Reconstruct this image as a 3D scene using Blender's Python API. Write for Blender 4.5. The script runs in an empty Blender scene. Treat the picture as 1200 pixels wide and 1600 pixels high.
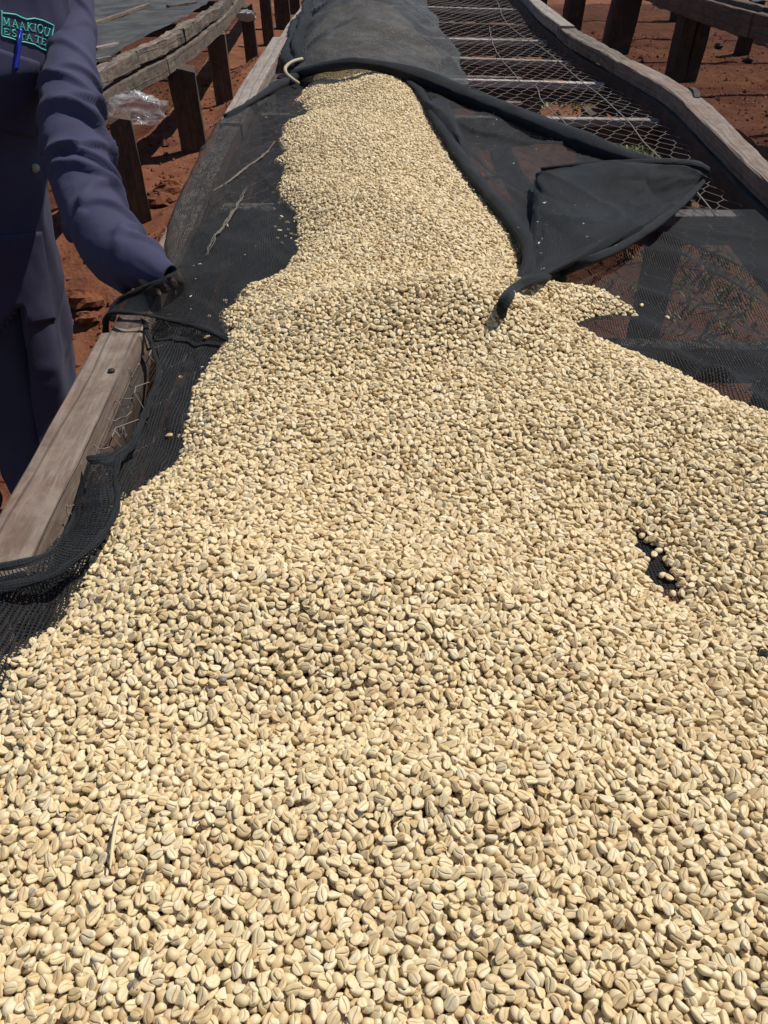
import bpy, bmesh, math, random
import numpy as np
from mathutils import Vector, Matrix, Euler
from mathutils.bvhtree import BVHTree

random.seed(7)
rng = np.random.default_rng(11)
SC = bpy.context.scene
COL = SC.collection
R = math.radians

# ------------------------------------------------------------------ camera, sky, sun, exposure
F_PX, PITCH, YAW, CAM_Z = 1202.0, R(39.5), R(-1.65), 1.40
cam = bpy.data.cameras.new('camera')
cam.sensor_fit = 'VERTICAL'
cam.sensor_height = 36.0
cam.sensor_width = 27.0
cam.lens = 36.0 * F_PX / 1600.0
cam.clip_start = 0.02
cam.clip_end = 600
camo = bpy.data.objects.new('camera', cam)
camo.location = (0, 0, CAM_Z)
camo.rotation_euler = (R(90) - PITCH, 0, YAW)
COL.objects.link(camo)
SC.camera = camo

SUN_DIR = Vector((0.46, 0.24, 0.855)).normalized()          # towards the sun
SUN_EL = math.asin(SUN_DIR.z)
SUN_AZ = math.atan2(SUN_DIR.x, SUN_DIR.y)
world = bpy.data.worlds.new('World')
SC.world = world
world.use_nodes = True
wn = world.node_tree.nodes
sky = wn.new('ShaderNodeTexSky')
sky.sky_type = 'NISHITA'
sky.sun_disc = False
sky.sun_elevation = SUN_EL
sky.sun_rotation = SUN_AZ
sky.altitude = 1600
world.node_tree.links.new(sky.outputs[0], wn['Background'].inputs[0])
wn['Background'].inputs[1].default_value = 0.10
sun = bpy.data.lights.new('sun', 'SUN')
sun.energy = 4.85
sun.angle = R(0.53)
sun.color = (1.0, 0.955, 0.88)
suno = bpy.data.objects.new('sun', sun)
suno.rotation_euler = SUN_DIR.to_track_quat('Z', 'Y').to_euler()
suno.location = (3, 2, 6)
COL.objects.link(suno)
SC.view_settings.view_transform = 'Standard'
SC.view_settings.look = 'None'
SC.view_settings.exposure = 0.0
SC.view_settings.gamma = 1.0
SC.view_settings.use_curve_mapping = False
SC.cycles.max_bounces = 8
SC.cycles.transparent_max_bounces = 24

# ------------------------------------------------------------------ helpers: projection
def ray(px, py):
    u = (px - 600) / F_PX
    v = (py - 800) / F_PX
    fy = math.cos(PITCH) - v * math.sin(PITCH)
    fz = -math.sin(PITCH) - v * math.cos(PITCH)
    c, s = math.cos(YAW), math.sin(YAW)
    return Vector((u * c - fy * s, u * s + fy * c, fz))
def P(px, py, z):
    d = ray(px, py)
    t = (z - CAM_Z) / d.z
    return Vector((t * d.x, t * d.y, z))
def PY(px, py, y):
    d = ray(px, py)
    t = y / d.y
    return Vector((t * d.x, y, CAM_Z + t * d.z))
def PP(l):
    return [P(*a) for a in l]

# ------------------------------------------------------------------ helpers: noise
_perm = rng.random((256, 256))
def vnoise(x, y, seed=0):
    x = np.asarray(x, float) + seed * 17.31
    y = np.asarray(y, float) + seed * 9.77
    xi = np.floor(x).astype(int)
    yi = np.floor(y).astype(int)
    fx = x - xi
    fy = y - yi
    fx = fx * fx * (3 - 2 * fx)
    fy = fy * fy * (3 - 2 * fy)
    g = lambda a, b: _perm[a % 256, b % 256]
    return ((g(xi, yi) * (1 - fx) + g(xi + 1, yi) * fx) * (1 - fy) + (g(xi, yi + 1) * (1 - fx) + g(xi + 1, yi + 1) * fx) * fy) * 2 - 1
def fbm(x, y, seed=0, o=4):
    s, a, t = 0, 1.0, 0
    for k in range(o):
        s = s + a * vnoise(np.asarray(x) * 2 ** k, np.asarray(y) * 2 ** k, seed + k * 3)
        t += a
        a *= 0.5
    return s / t

# ------------------------------------------------------------------ helpers: objects
def tag(o, label=None, cat=None, group=None, kind=None):
    if label: o['label'] = label
    if cat: o['category'] = cat
    if group: o['group'] = group
    if kind: o['kind'] = kind
    return o
def empty(name, loc=(0, 0, 0)):
    o = bpy.data.objects.new(name, None)
    o.location = loc
    o.empty_display_size = 0.05
    COL.objects.link(o)
    return o
def mesh_obj(name, V, Fc, mat, parent=None, uv=None, smooth=True, col=COL):
    me = bpy.data.meshes.new(name)
    me.from_pydata([tuple(map(float, v)) for v in V], [], [tuple(int(i) for i in f) for f in Fc])
    if uv is not None:
        l = me.uv_layers.new(name='UVMap')
        idx = np.zeros(len(me.loops), int)
        me.loops.foreach_get('vertex_index', idx)
        l.data.foreach_set('uv', np.asarray(uv, float)[idx].ravel())
    if smooth:
        me.polygons.foreach_set('use_smooth', np.ones(len(me.polygons), bool))
    me.materials.append(mat)
    me.update()
    o = bpy.data.objects.new(name, me)
    if parent is not None:
        o.parent = parent
        o.location = -parent.matrix_basis.translation if parent.parent is None else (0, 0, 0)
    if col is not None:
        col.objects.link(o)
    return o
def catmull(pts, n):
    pts = np.asarray([tuple(p) for p in pts], float)
    if len(pts) == 1:
        return np.repeat(pts, n, 0)
    d = np.concatenate([[0], np.cumsum(np.linalg.norm(np.diff(pts, axis=0), axis=1) + 1e-9)])
    t = np.linspace(0, d[-1], n)
    return hermite(d, pts, t)
def hermite(d, pts, t):
    k = len(d)
    m = np.zeros_like(pts)
    for i in range(k):
        a, b = max(i - 1, 0), min(i + 1, k - 1)
        m[i] = (pts[b] - pts[a]) / (d[b] - d[a])
    i = np.clip(np.searchsorted(d, t, side='right') - 1, 0, k - 2)
    h = (d[i + 1] - d[i])
    s = (t - d[i]) / h
    sh = (len(t),) + (1,) * (pts.ndim - 1)
    s = s.reshape(sh)
    h = h.reshape(sh)
    return (2 * s ** 3 - 3 * s ** 2 + 1) * pts[i] + (s ** 3 - 2 * s ** 2 + s) * h * m[i] + (-2 * s ** 3 + 3 * s ** 2) * pts[i + 1] + (s ** 3 - s ** 2) * h * m[i + 1]
def patch(name, rows, nu, nv, mat, parent=None, wr=None, uvoff=(0, 0), smooth=True, xy=False):
    """a cloth surface through rows of points; wr(u, v, XYZ) gives a displacement along the normal"""
    A = np.stack([catmull(r, nu) for r in rows])                 # rows x nu x 3
    mid = A.mean(1)
    d = np.concatenate([[0], np.cumsum(np.linalg.norm(np.diff(mid, axis=0), axis=1) + 1e-6)])
    G = hermite(d, A, np.linspace(0, d[-1], nv))                  # nv x nu x 3
    du = np.linalg.norm(np.diff(G, axis=1), axis=2).mean(0)
    U = np.concatenate([[0], np.cumsum(du)])[None, :].repeat(nv, 0) + uvoff[0]
    dv = np.linalg.norm(np.diff(G, axis=0), axis=2).mean(1)
    Vv = np.concatenate([[0], np.cumsum(dv)])[:, None].repeat(nu, 1) + uvoff[1]
    if xy: U, Vv = G[..., 0] + uvoff[0], G[..., 1] + uvoff[1]
    gu = np.gradient(G, axis=1)
    gv = np.gradient(G, axis=0)
    N = np.cross(gu, gv)
    N /= np.linalg.norm(N, axis=2, keepdims=True) + 1e-12
    if N[..., 2].mean() < 0: N = -N
    if wr is not None:
        G = G + N * wr(U, Vv, G)[..., None]
    idx = np.arange(nu * nv).reshape(nv, nu)
    Fc = np.stack([idx[:-1, :-1], idx[:-1, 1:], idx[1:, 1:], idx[1:, :-1]], -1).reshape(-1, 4)
    return mesh_obj(name, G.reshape(-1, 3), Fc, mat, parent, np.stack([U, Vv], -1).reshape(-1, 2), smooth)
def tube_geo(path, rad, ns=8, flat=1.0, cap=True, rough=0.0, seed=0, n=None, up=(0, 0, 1)):
    """swept tube: vertices, faces, uv"""
    path = np.asarray([tuple(p) for p in path], float)
    rad = np.asarray(rad if np.ndim(rad) else [rad] * len(path), float)
    if n:
        both = catmull_with(path, rad, n)
        path, rad = both[:, :3], both[:, 3]
    m = len(path)
    T = np.gradient(path, axis=0)
    T /= np.linalg.norm(T, axis=1, keepdims=True) + 1e-12
    up = np.asarray(up, float)
    S = np.cross(T, up)
    bad = np.linalg.norm(S, axis=1) < 1e-3
    S[bad] = np.cross(T[bad], np.array([1.0, 0, 0]))
    S /= np.linalg.norm(S, axis=1, keepdims=True)
    for i in range(1, m):
        if np.dot(S[i], S[i - 1]) < 0: S[i] = -S[i]
    Bn = np.cross(S, T)
    a = np.arange(ns) * 2 * math.pi / ns
    L = np.concatenate([[0], np.cumsum(np.linalg.norm(np.diff(path, axis=0), axis=1))])
    rr = rad[:, None] * np.ones((1, ns))
    if rough:
        rr = rr * (1 + rough * fbm(L[:, None] / max(rad.mean() * 5, 1e-4) + 0 * a[None], (np.cos(a) + 2)[None] * 1.5 + 0 * L[:, None] + np.sin(a)[None], seed))
    V = path[:, None, :] + rr[..., None] * (np.cos(a)[None, :, None] * S[:, None, :] + flat * np.sin(a)[None, :, None] * Bn[:, None, :])
    uv = np.stack([(a[None] * rad.mean()) + 0 * L[:, None], L[:, None] + 0 * a[None]], -1)
    idx = np.arange(m * ns).reshape(m, ns)
    nx = np.roll(idx, -1, axis=1)
    Fc = [tuple(f) for f in np.stack([idx[:-1], nx[:-1], nx[1:], idx[1:]], -1).reshape(-1, 4)]
    if cap:
        Fc.append(tuple(idx[0][::-1]))
        Fc.append(tuple(idx[-1]))
    return V.reshape(-1, 3), Fc, uv.reshape(-1, 2)
def catmull_with(path, rad, n):
    d = np.concatenate([[0], np.cumsum(np.linalg.norm(np.diff(path, axis=0), axis=1) + 1e-9)])
    return hermite(d, np.concatenate([path, rad[:, None]], 1), np.linspace(0, d[-1], n))
def tube(name, path, rad, mat, parent=None, **k):
    V, Fc, uv = tube_geo(path, rad, **k)
    return mesh_obj(name, V, Fc, mat, parent, uv)
class MB:
    """collects shapes of ONE part"""
    def __init__(s): s.V, s.F, s.U, s.n = [], [], [], 0
    def add(s, V, Fc, uv=None):
        V = np.asarray(V, float)
        s.V.append(V)
        s.F += [tuple(i + s.n for i in f) for f in Fc]
        s.U.append(np.asarray(uv if uv is not None else V[:, :2], float))
        s.n += len(V)
    def build(s, name, mat, parent=None, smooth=True):
        return mesh_obj(name, np.concatenate(s.V), s.F, mat, parent, np.concatenate(s.U), smooth)
def plank_geo(pts, w, h, n=14, rough=0.0012, seed=0, warp=0.0, tilt=0.0, taper=0.0):
    """board with worn edges; pts run along the centre of its top face"""
    c = catmull(pts, n)
    T = np.gradient(c, axis=0)
    T /= np.linalg.norm(T, axis=1, keepdims=True)
    S = np.cross(T, np.array([0, 0, 1.0]))
    S /= np.linalg.norm(S, axis=1, keepdims=True) + 1e-9
    Un = np.cross(S, T)
    b = min(w, h) * 0.07
    prof = [(-w / 2 + b, 0), (-w / 6, 0.0), (w / 6, 0.0), (w / 2 - b, 0), (w / 2, -b), (w / 2, -h + b), (w / 2 - b, -h), (-w / 2 + b, -h), (-w / 2, -h + b), (-w / 2, -b)]
    k = len(prof)
    L = np.concatenate([[0], np.cumsum(np.linalg.norm(np.diff(c, axis=0), axis=1))])
    V = np.zeros((n, k, 3))
    uv = np.zeros((n, k, 2))
    per = np.concatenate([[0], np.cumsum([math.dist(prof[i], prof[i + 1]) for i in range(k - 1)])])
    for j, (x, z) in enumerate(prof):
        nx = rough * fbm(L * 14, j * 3.1 + 0 * L, seed, 3) + warp * vnoise(L * 3, 0 * L, seed + 5) * np.sign(x)
        nz = rough * fbm(L * 14, j * 2.3 + 9 + 0 * L, seed + 1, 3)
        tp = 1 - taper * L / L[-1]
        V[:, j] = c + S * ((x * tp + nx)[:, None]) + Un * ((z + nz + tilt * x)[:, None])
        uv[:, j, 0] = per[j] + seed * 0.37
        uv[:, j, 1] = L + seed * 1.13
    e = rng.normal(0, 0.003, (2, k)) if rough else np.zeros((2, k))
    V[0] += T[0][None] * e[0][:, None]
    V[-1] += T[-1][None] * e[1][:, None]
    idx = np.arange(n * k).reshape(n, k)
    nx_ = np.roll(idx, -1, axis=1)
    Fc = [tuple(f) for f in np.stack([idx[:-1], idx[1:], nx_[1:], nx_[:-1]], -1).reshape(-1, 4)]
    Fc += [tuple(idx[0]), tuple(idx[-1][::-1])]
    return V.reshape(-1, 3), Fc, uv.reshape(-1, 2)
def plank(name, pts, w, h, mat, parent=None, **k):
    V, Fc, uv = plank_geo(pts, w, h, **k)
    return mesh_obj(name, V, Fc, mat, parent, uv, smooth=False)
def post(name, base, top, wx, wy, mat, parent=None, rot=0.0, seed=0, rough=0.006, n=14):
    """rough hewn post from base to top"""
    b, t = np.array(base, float), np.array(top, float)
    c = b + (t - b) * np.linspace(0, 1, n)[:, None]
    L = np.linspace(0, np.linalg.norm(t - b), n)
    pr = []
    for sx, sy in ((-1, -1), (0, -1.03), (1, -1), (1.03, 0), (1, 1), (0, 1.03), (-1, 1), (-1.03, 0)):
        pr.append((sx * wx / 2 * (0.93 if abs(sx) == 1 and abs(sy) == 1 else 1), sy * wy / 2 * (0.93 if abs(sx) == 1 and abs(sy) == 1 else 1)))
    k = len(pr)
    V = np.zeros((n, k, 3))
    uv = np.zeros((n, k, 2))
    for j, (x, y) in enumerate(pr):
        f = 1 + rough / max(wx, 0.02) * 2 * fbm(L * 6, j * 5.7 + 0 * L, seed, 3)
        x2, y2 = x * f, y * f
        V[:, j, 0] = c[:, 0] + x2 * math.cos(rot) - y2 * math.sin(rot)
        V[:, j, 1] = c[:, 1] + x2 * math.sin(rot) + y2 * math.cos(rot)
        V[:, j, 2] = c[:, 2]
        uv[:, j, 0] = j * wx / 2 + seed * 0.31
        uv[:, j, 1] = L + seed
    V[-1, :, 2] += rng.normal(0, 0.008, k)
    idx = np.arange(n * k).reshape(n, k)
    nx_ = np.roll(idx, -1, axis=1)
    Fc = [tuple(f) for f in np.stack([idx[:-1], nx_[:-1], nx_[1:], idx[1:]], -1).reshape(-1, 4)]
    Fc += [tuple(idx[0][::-1]), tuple(idx[-1])]
    return mesh_obj(name, V.reshape(-1, 3), Fc, mat, parent, uv.reshape(-1, 2), smooth=False)

# ------------------------------------------------------------------ helpers: materials
class NT:
    def __init__(s, name):
        s.m = bpy.data.materials.new(name)
        s.m.use_nodes = True
        s.t = s.m.node_tree
        s.b = s.t.nodes['Principled BSDF']
        s.out = s.t.nodes['Material Output']
    def n(s, typ, **k):
        nd = s.t.nodes.new(typ)
        for a, v in k.items(): setattr(nd, a, v)
        return nd
    def l(s, a, b): s.t.links.new(a, b)
    def val(s, nd, i, v):
        if isinstance(v, (int, float, tuple, list)): nd.inputs[i].default_value = v
        else: s.l(v, nd.inputs[i])
    def math(s, op, a, b=None, c=None):
        nd = s.n('ShaderNodeMath', operation=op)
        s.val(nd, 0, a)
        if b is not None: s.val(nd, 1, b)
        if c is not None: s.val(nd, 2, c)
        return nd.outputs[0]
    def noise(s, vec, scale, detail=4, rough=0.55, dist=0.0):
        nd = s.n('ShaderNodeTexNoise')
        if vec is not None: s.l(vec, nd.inputs['Vector'])
        nd.inputs['Scale'].default_value = scale
        nd.inputs['Detail'].default_value = detail
        nd.inputs['Roughness'].default_value = rough
        nd.inputs['Distortion'].default_value = dist
        return nd.outputs['Fac']
    def ramp(s, fac, stops):
        nd = s.n('ShaderNodeValToRGB')
        while len(nd.color_ramp.elements) < len(stops): nd.color_ramp.elements.new(0.5)
        for e, (p, c) in zip(nd.color_ramp.elements, stops):
            e.position = p
            e.color = (*c, 1) if len(c) == 3 else c
        s.l(fac, nd.inputs[0])
        return nd.outputs[0]
    def mix(s, fac, a, b, mode='MIX'):
        nd = s.n('ShaderNodeMix', data_type='RGBA', blend_type=mode)
        s.val(nd, 0, fac)
        for i, v in ((6, a), (7, b)):
            if isinstance(v, tuple): nd.inputs[i].default_value = (*v, 1) if len(v) == 3 else v
            else: s.l(v, nd.inputs[i])
        return nd.outputs[2]
    def mapping(s, src, scale):
        nd = s.n('ShaderNodeMapping')
        s.l(src, nd.inputs[0])
        nd.inputs['Scale'].default_value = scale
        return nd.outputs[0]
    def bump(s, h, strength=0.5, dist=0.002):
        nd = s.n('ShaderNodeBump')
        nd.inputs['Strength'].default_value = strength
        nd.inputs['Distance'].default_value = dist
        s.l(h, nd.inputs['Height'])
        s.l(nd.outputs[0], s.b.inputs['Normal'])
    def set(s, **k):
        for a, v in k.items():
            i = s.b.inputs[a.replace('_', ' ')]
            if isinstance(v, (int, float)): i.default_value = v
            elif isinstance(v, tuple): i.default_value = (*v, 1) if len(v) == 3 else v
            else: s.l(v, i)
    def uv(s):
        return s.n('ShaderNodeUVMap').outputs[0]
    def obj(s):
        return s.n('ShaderNodeTexCoord').outputs['Object']
    def rnd(s):
        return s.n('ShaderNodeObjectInfo').outputs['Random']

def simple(name, c, rough=0.6, **k):
    t = NT(name)
    t.set(Base_Color=c, Roughness=rough, **k)
    return t.m

def wood(name, dark, mid, pale, dirt=(0.16, 0.07, 0.04), pale_amt=0.5, grain=1.0):
    t = NT(name)
    uv = t.uv()
    g = t.noise(t.mapping(uv, (80, 9, 1)), 1.0, 7, 0.72, 1.2)
    g2 = t.noise(t.mapping(uv, (400, 14, 1)), 1.0, 4, 0.6, 0.2)
    blot = t.noise(uv, 22, 8, 0.75, 0.6)
    c = t.ramp(g, [(0.30, dark), (0.5, mid), (0.72, pale)])
    c = t.mix(t.math('MULTIPLY', g2, 0.35), c, dark)
    pf = t.ramp(blot, [(0.45, (0, 0, 0)), (0.7, (pale_amt,) * 3)])
    c = t.mix(pf, c, pale)
    dn = t.noise(uv, 7, 5, 0.6)
    c = t.mix(t.ramp(dn, [(0.5, (0, 0, 0)), (0.72, (0.55,) * 3)]), c, dirt)
    rn = t.math('MULTIPLY_ADD', t.rnd(), 0.4, 0.8)
    hs = t.n('ShaderNodeHueSaturation')
    t.l(rn, hs.inputs['Value'])
    t.l(c, hs.inputs['Color'])
    # cracks along the grain
    w = t.n('ShaderNodeTexWave', bands_direction='X')
    t.l(t.mapping(uv, (9, 0.7, 1)), w.inputs[0])
    w.inputs['Scale'].default_value = 1.0
    w.inputs['Distortion'].default_value = 7.0
    w.inputs['Detail'].default_value = 3.0
    cr = t.ramp(w.outputs['Fac'], [(0.0, (0, 0, 0)), (0.035, (1, 1, 1))])
    col = t.mix(cr, t.mix(0.55, hs.outputs[0], (0.03, 0.02, 0.015)), hs.outputs[0])
    t.set(Base_Color=col, Roughness=0.85)
    hgt = t.math('ADD', t.math('MULTIPLY', g, 0.6), t.math('ADD', t.math('MULTIPLY', cr, 0.8), t.math('MULTIPLY', g2, 0.4)))
    t.bump(hgt, 0.55 * grain, 0.0015)
    return t.m

M = {}
M['rail'] = wood('weathered_rail_wood', (0.085, 0.058, 0.042), (0.165, 0.118, 0.088), (0.29, 0.235, 0.19), pale_amt=0.55)
M['rail_grey'] = wood('grey_rail_wood', (0.11, 0.09, 0.075), (0.21, 0.175, 0.145), (0.33, 0.29, 0.245), pale_amt=0.5)
M['dark_wood'] = wood('dark_post_wood', (0.022, 0.014, 0.010), (0.06, 0.037, 0.024), (0.15, 0.10, 0.065), pale_amt=0.35)
M['bark_wood'] = wood('barky_rail_wood', (0.035, 0.025, 0.019), (0.095, 0.07, 0.052), (0.25, 0.205, 0.155), pale_amt=0.7, grain=1.6)
M['white_wood'] = wood('sunlit_batten_wood', (0.22, 0.19, 0.165), (0.36, 0.325, 0.29), (0.50, 0.46, 0.42), pale_amt=0.5)  # pale colour stands in for sun on the beam tops
M['black_wood'] = wood('black_and_shaded_wood', (0.012, 0.008, 0.006), (0.03, 0.02, 0.014), (0.07, 0.05, 0.035), pale_amt=0.25)  # near black; on the inner joists the colour holds the rail's shade
M['wire'] = simple('galvanised_wire', (0.21, 0.19, 0.17), 0.65, Metallic=0.25)
M['rust'] = simple('rusty_nail', (0.035, 0.025, 0.02), 0.7, Metallic=0.4)

def net_mat(name, spacing, wline, wefts, wweft, base=(0.0085, 0.0095, 0.0105), dusty=(0.026, 0.027, 0.028), fibre=(0.034, 0.037, 0.041), t0=0.85, wobble=4.0):
    """knitted shade net: warp cords and a zigzag weft with open holes between them; the cords have
    thickness, so light and sight that cross at a low angle meet more cord (t0 ** (1 / cos - 1) gets through)"""
    t = NT(name)
    uv = t.uv()
    sep = t.n('ShaderNodeSeparateXYZ')
    t.l(uv, sep.inputs[0])
    wob = t.noise(t.mapping(uv, (26, 10, 1)), 1.0, 4, 0.6)
    wob2 = t.noise(t.mapping(uv, (9, 34, 1)), 1.0, 4, 0.6)
    u = t.math('MULTIPLY_ADD', wob, spacing * wobble, sep.outputs[0])
    v = t.math('MULTIPLY_ADD', wob2, wefts * wobble, sep.outputs[1])
    un = t.math('MULTIPLY', u, 1 / spacing)
    tri = t.math('ABSOLUTE', t.math('SUBTRACT', t.math('FRACT', un), 0.5))           # 0 at centre, .5 at line
    wide = t.math('MULTIPLY_ADD', t.noise(uv, 14, 3, 0.6), 0.5, 0.72)               # tighter and looser places
    warp = t.math('GREATER_THAN', tri, t.math('MULTIPLY_ADD', wide, -wline / 2, 0.5))
    vn = t.math('MULTIPLY', v, 1 / wefts)
    zig = t.math('ADD', vn, t.math('MULTIPLY', tri, 1.6))
    tr2 = t.math('ABSOLUTE', t.math('SUBTRACT', t.math('FRACT', zig), 0.5))
    weft = t.math('GREATER_THAN', tr2, t.math('MULTIPLY_ADD', wide, -wweft / 2, 0.5))
    a = t.math('MAXIMUM', warp, weft)
    lw = t.n('ShaderNodeLayerWeight')
    cosv = t.math('MAXIMUM', t.math('SUBTRACT', 1.0, lw.outputs['Facing']), 0.06)
    thru = t.math('POWER', t0, t.math('SUBTRACT', t.math('DIVIDE', 1.0, cosv), 1.0))
    a = t.math('SUBTRACT', 1.0, t.math('MULTIPLY', t.math('SUBTRACT', 1.0, a), thru))
    dust = t.noise(uv, 9, 5, 0.65, 0.5)
    c = t.mix(t.ramp(dust, [(0.42, (0, 0, 0)), (0.72, (0.8,) * 3)]), base, dusty)
    fib = t.noise(uv, 700, 2, 0.5)
    c = t.mix(t.ramp(fib, [(0.45, (0, 0, 0)), (0.8, (0.7,) * 3)]), c, fibre)
    hgt = t.math('MAXIMUM', t.math('MULTIPLY', tri, 2.0), t.math('MULTIPLY', tr2, 1.6))
    t.bump(t.math('ADD', hgt, t.noise(uv, 120, 3, 0.6)), 0.8, 0.0014)
    t.set(Base_Color=c, Roughness=0.7)
    t.b.inputs['Specular IOR Level'].default_value = 0.18
    t.b.inputs['Sheen Weight'].default_value = 0.03
    t.b.inputs['Sheen Roughness'].default_value = 0.5
    tr = t.n('ShaderNodeBsdfTransparent')
    mx = t.n('ShaderNodeMixShader')
    t.l(a, mx.inputs[0])
    t.l(tr.outputs[0], mx.inputs[1])
    t.l(t.b.outputs[0], mx.inputs[2])
    t.l(mx.outputs[0], t.out.inputs[0])
    return t.m
M['net_near'] = net_mat('open_knit_shade_net', 0.0036, 0.47, 0.0034, 0.44, t0=0.93, wobble=3.0)
M['net_left'] = net_mat('close_knit_shade_net', 0.0034, 0.40, 0.0030, 0.32, t0=0.95, dusty=(0.040, 0.038, 0.036))
M['net_cover'] = net_mat('fine_knit_cover_net', 0.0024, 0.58, 0.0022, 0.52, t0=0.90, dusty=(0.034, 0.036, 0.038))
M['net_sheet'] = net_mat('dusty_cover_net', 0.0024, 0.50, 0.0022, 0.46, t0=0.93, base=(0.032, 0.034, 0.037), dusty=(0.13, 0.13, 0.125), fibre=(0.12, 0.122, 0.125))
M['net_hem'] = net_mat('gathered_net', 0.0026, 0.80, 0.0026, 0.85)
M['net_table'] = net_mat('dusty_table_net', 0.004, 0.34, 0.004, 0.28, t0=0.80, base=(0.035, 0.036, 0.034), dusty=(0.13, 0.128, 0.118), fibre=(0.10, 0.10, 0.095))
M['net_pale'] = net_mat('pale_table_net', 0.004, 0.34, 0.004, 0.28, t0=0.80, base=(0.06, 0.065, 0.07), dusty=(0.16, 0.165, 0.17), fibre=(0.16, 0.165, 0.17))
def soil_mat():
    t = NT('red_laterite_soil')
    o = t.obj()
    n1 = t.noise(o, 2.4, 8, 0.7, 0.5)
    n2 = t.noise(o, 9, 6, 0.7, 0.4)
    n3 = t.noise(o, 70, 5, 0.7)
    c = t.ramp(n1, [(0.3, (0.095, 0.031, 0.019)), (0.5, (0.165, 0.057, 0.029)), (0.68, (0.25, 0.105, 0.052))])
    c = t.mix(t.ramp(n2, [(0.42, (0, 0, 0)), (0.7, (0.55,) * 3)]), c, (0.24, 0.118, 0.064))
    c = t.mix(t.ramp(n3, [(0.3, (0.6,) * 3), (0.5, (0, 0, 0))]), c, (0.085, 0.030, 0.016))
    vor = t.n('ShaderNodeTexVoronoi', feature='DISTANCE_TO_EDGE')
    t.l(o, vor.inputs['Vector'])
    vor.inputs['Scale'].default_value = 26
    t.set(Base_Color=c, Roughness=0.95)
    t.b.inputs['Specular IOR Level'].default_value = 0.15
    h = t.math('ADD', t.math('MULTIPLY', n2, 1.3), t.math('ADD', t.math('MULTIPLY', n3, 0.5), t.math('MULTIPLY', vor.outputs['Distance'], 0.25)))
    t.bump(h, 0.9, 0.012)
    return t.m
M['soil'] = soil_mat()

def bean_mat():
    t = NT('parchment_coffee_bean')
    o = t.obj()
    r = t.rnd()
    c = t.ramp(r, [(0.0, (0.46, 0.310, 0.150)), (0.10, (0.55, 0.405, 0.208)), (0.35, (0.625, 0.485, 0.272)), (0.65, (0.665, 0.532, 0.318)), (0.90, (0.70, 0.588, 0.385)), (0.98, (0.64, 0.545, 0.37)), (1.0, (0.40, 0.25, 0.12))])
    add = t.n('ShaderNodeVectorMath', operation='ADD')
    t.l(o, add.inputs[0])
    t.l(r, add.inputs[1])
    n = t.noise(add.outputs[0], 330, 4, 0.6)
    c = t.mix(t.ramp(n, [(0.42, (0, 0, 0)), (0.75, (0.62,) * 3)]), c, (0.54, 0.36, 0.15))
    n2 = t.noise(t.mapping(add.outputs[0], (300, 1600, 900)), 1.0, 3, 0.6)
    c = t.mix(t.math('MULTIPLY', n2, 0.22), c, (0.80, 0.69, 0.46))
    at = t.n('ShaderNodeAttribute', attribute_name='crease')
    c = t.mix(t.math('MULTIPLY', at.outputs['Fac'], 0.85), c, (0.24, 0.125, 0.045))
    t.set(Base_Color=c, Roughness=0.47)
    t.b.inputs['Specular IOR Level'].default_value = 0.32
    t.bump(t.math('ADD', n, t.math('MULTIPLY', n2, 0.5)), 0.3, 0.0006)
    return t.m
M['bean'] = bean_mat()
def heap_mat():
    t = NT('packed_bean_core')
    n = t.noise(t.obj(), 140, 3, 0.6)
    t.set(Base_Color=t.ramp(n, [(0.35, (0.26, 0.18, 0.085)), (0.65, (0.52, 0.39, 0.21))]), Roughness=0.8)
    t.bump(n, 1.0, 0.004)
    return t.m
M['heap'] = heap_mat()

def cloth_mat(name, c1, c2):
    t = NT(name)
    uv = t.uv()
    n = t.noise(t.obj(), 9, 5, 0.6)
    tw = t.n('ShaderNodeTexWave', bands_direction='DIAGONAL')
    t.l(uv, tw.inputs[0])
    tw.inputs['Scale'].default_value = 320
    c = t.mix(n, c1, c2)
    t.set(Base_Color=c, Roughness=0.85)
    t.b.inputs['Specular IOR Level'].default_value = 0.2
    t.b.inputs['Sheen Weight'].default_value = 0.03
    t.bump(t.math('ADD', t.math('MULTIPLY', tw.outputs['Fac'], 0.25), t.noise(t.obj(), 60, 4, 0.6)), 0.3, 0.0025)
    return t.m
M['coat'] = cloth_mat('purple_navy_twill', (0.031, 0.031, 0.064), (0.054, 0.052, 0.098))
M['trouser'] = cloth_mat('navy_trouser_cloth', (0.030, 0.034, 0.066), (0.048, 0.052, 0.09))
M['skin'] = simple('brown_skin', (0.13, 0.058, 0.032), 0.5)
M['hair'] = simple('black_hair', (0.012, 0.010, 0.009), 0.8)
M['rubber'] = simple('black_rubber', (0.02, 0.02, 0.022), 0.6)
M['teal'] = simple('teal_thread', (0.10, 0.55, 0.44), 0.6)
M['pen'] = simple('blue_pen_plastic', (0.012, 0.025, 0.30), 0.3)
M['button'] = simple('pale_button', (0.35, 0.32, 0.25), 0.4)
M['eye'] = simple('eye_white', (0.6, 0.55, 0.5), 0.3)

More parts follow.
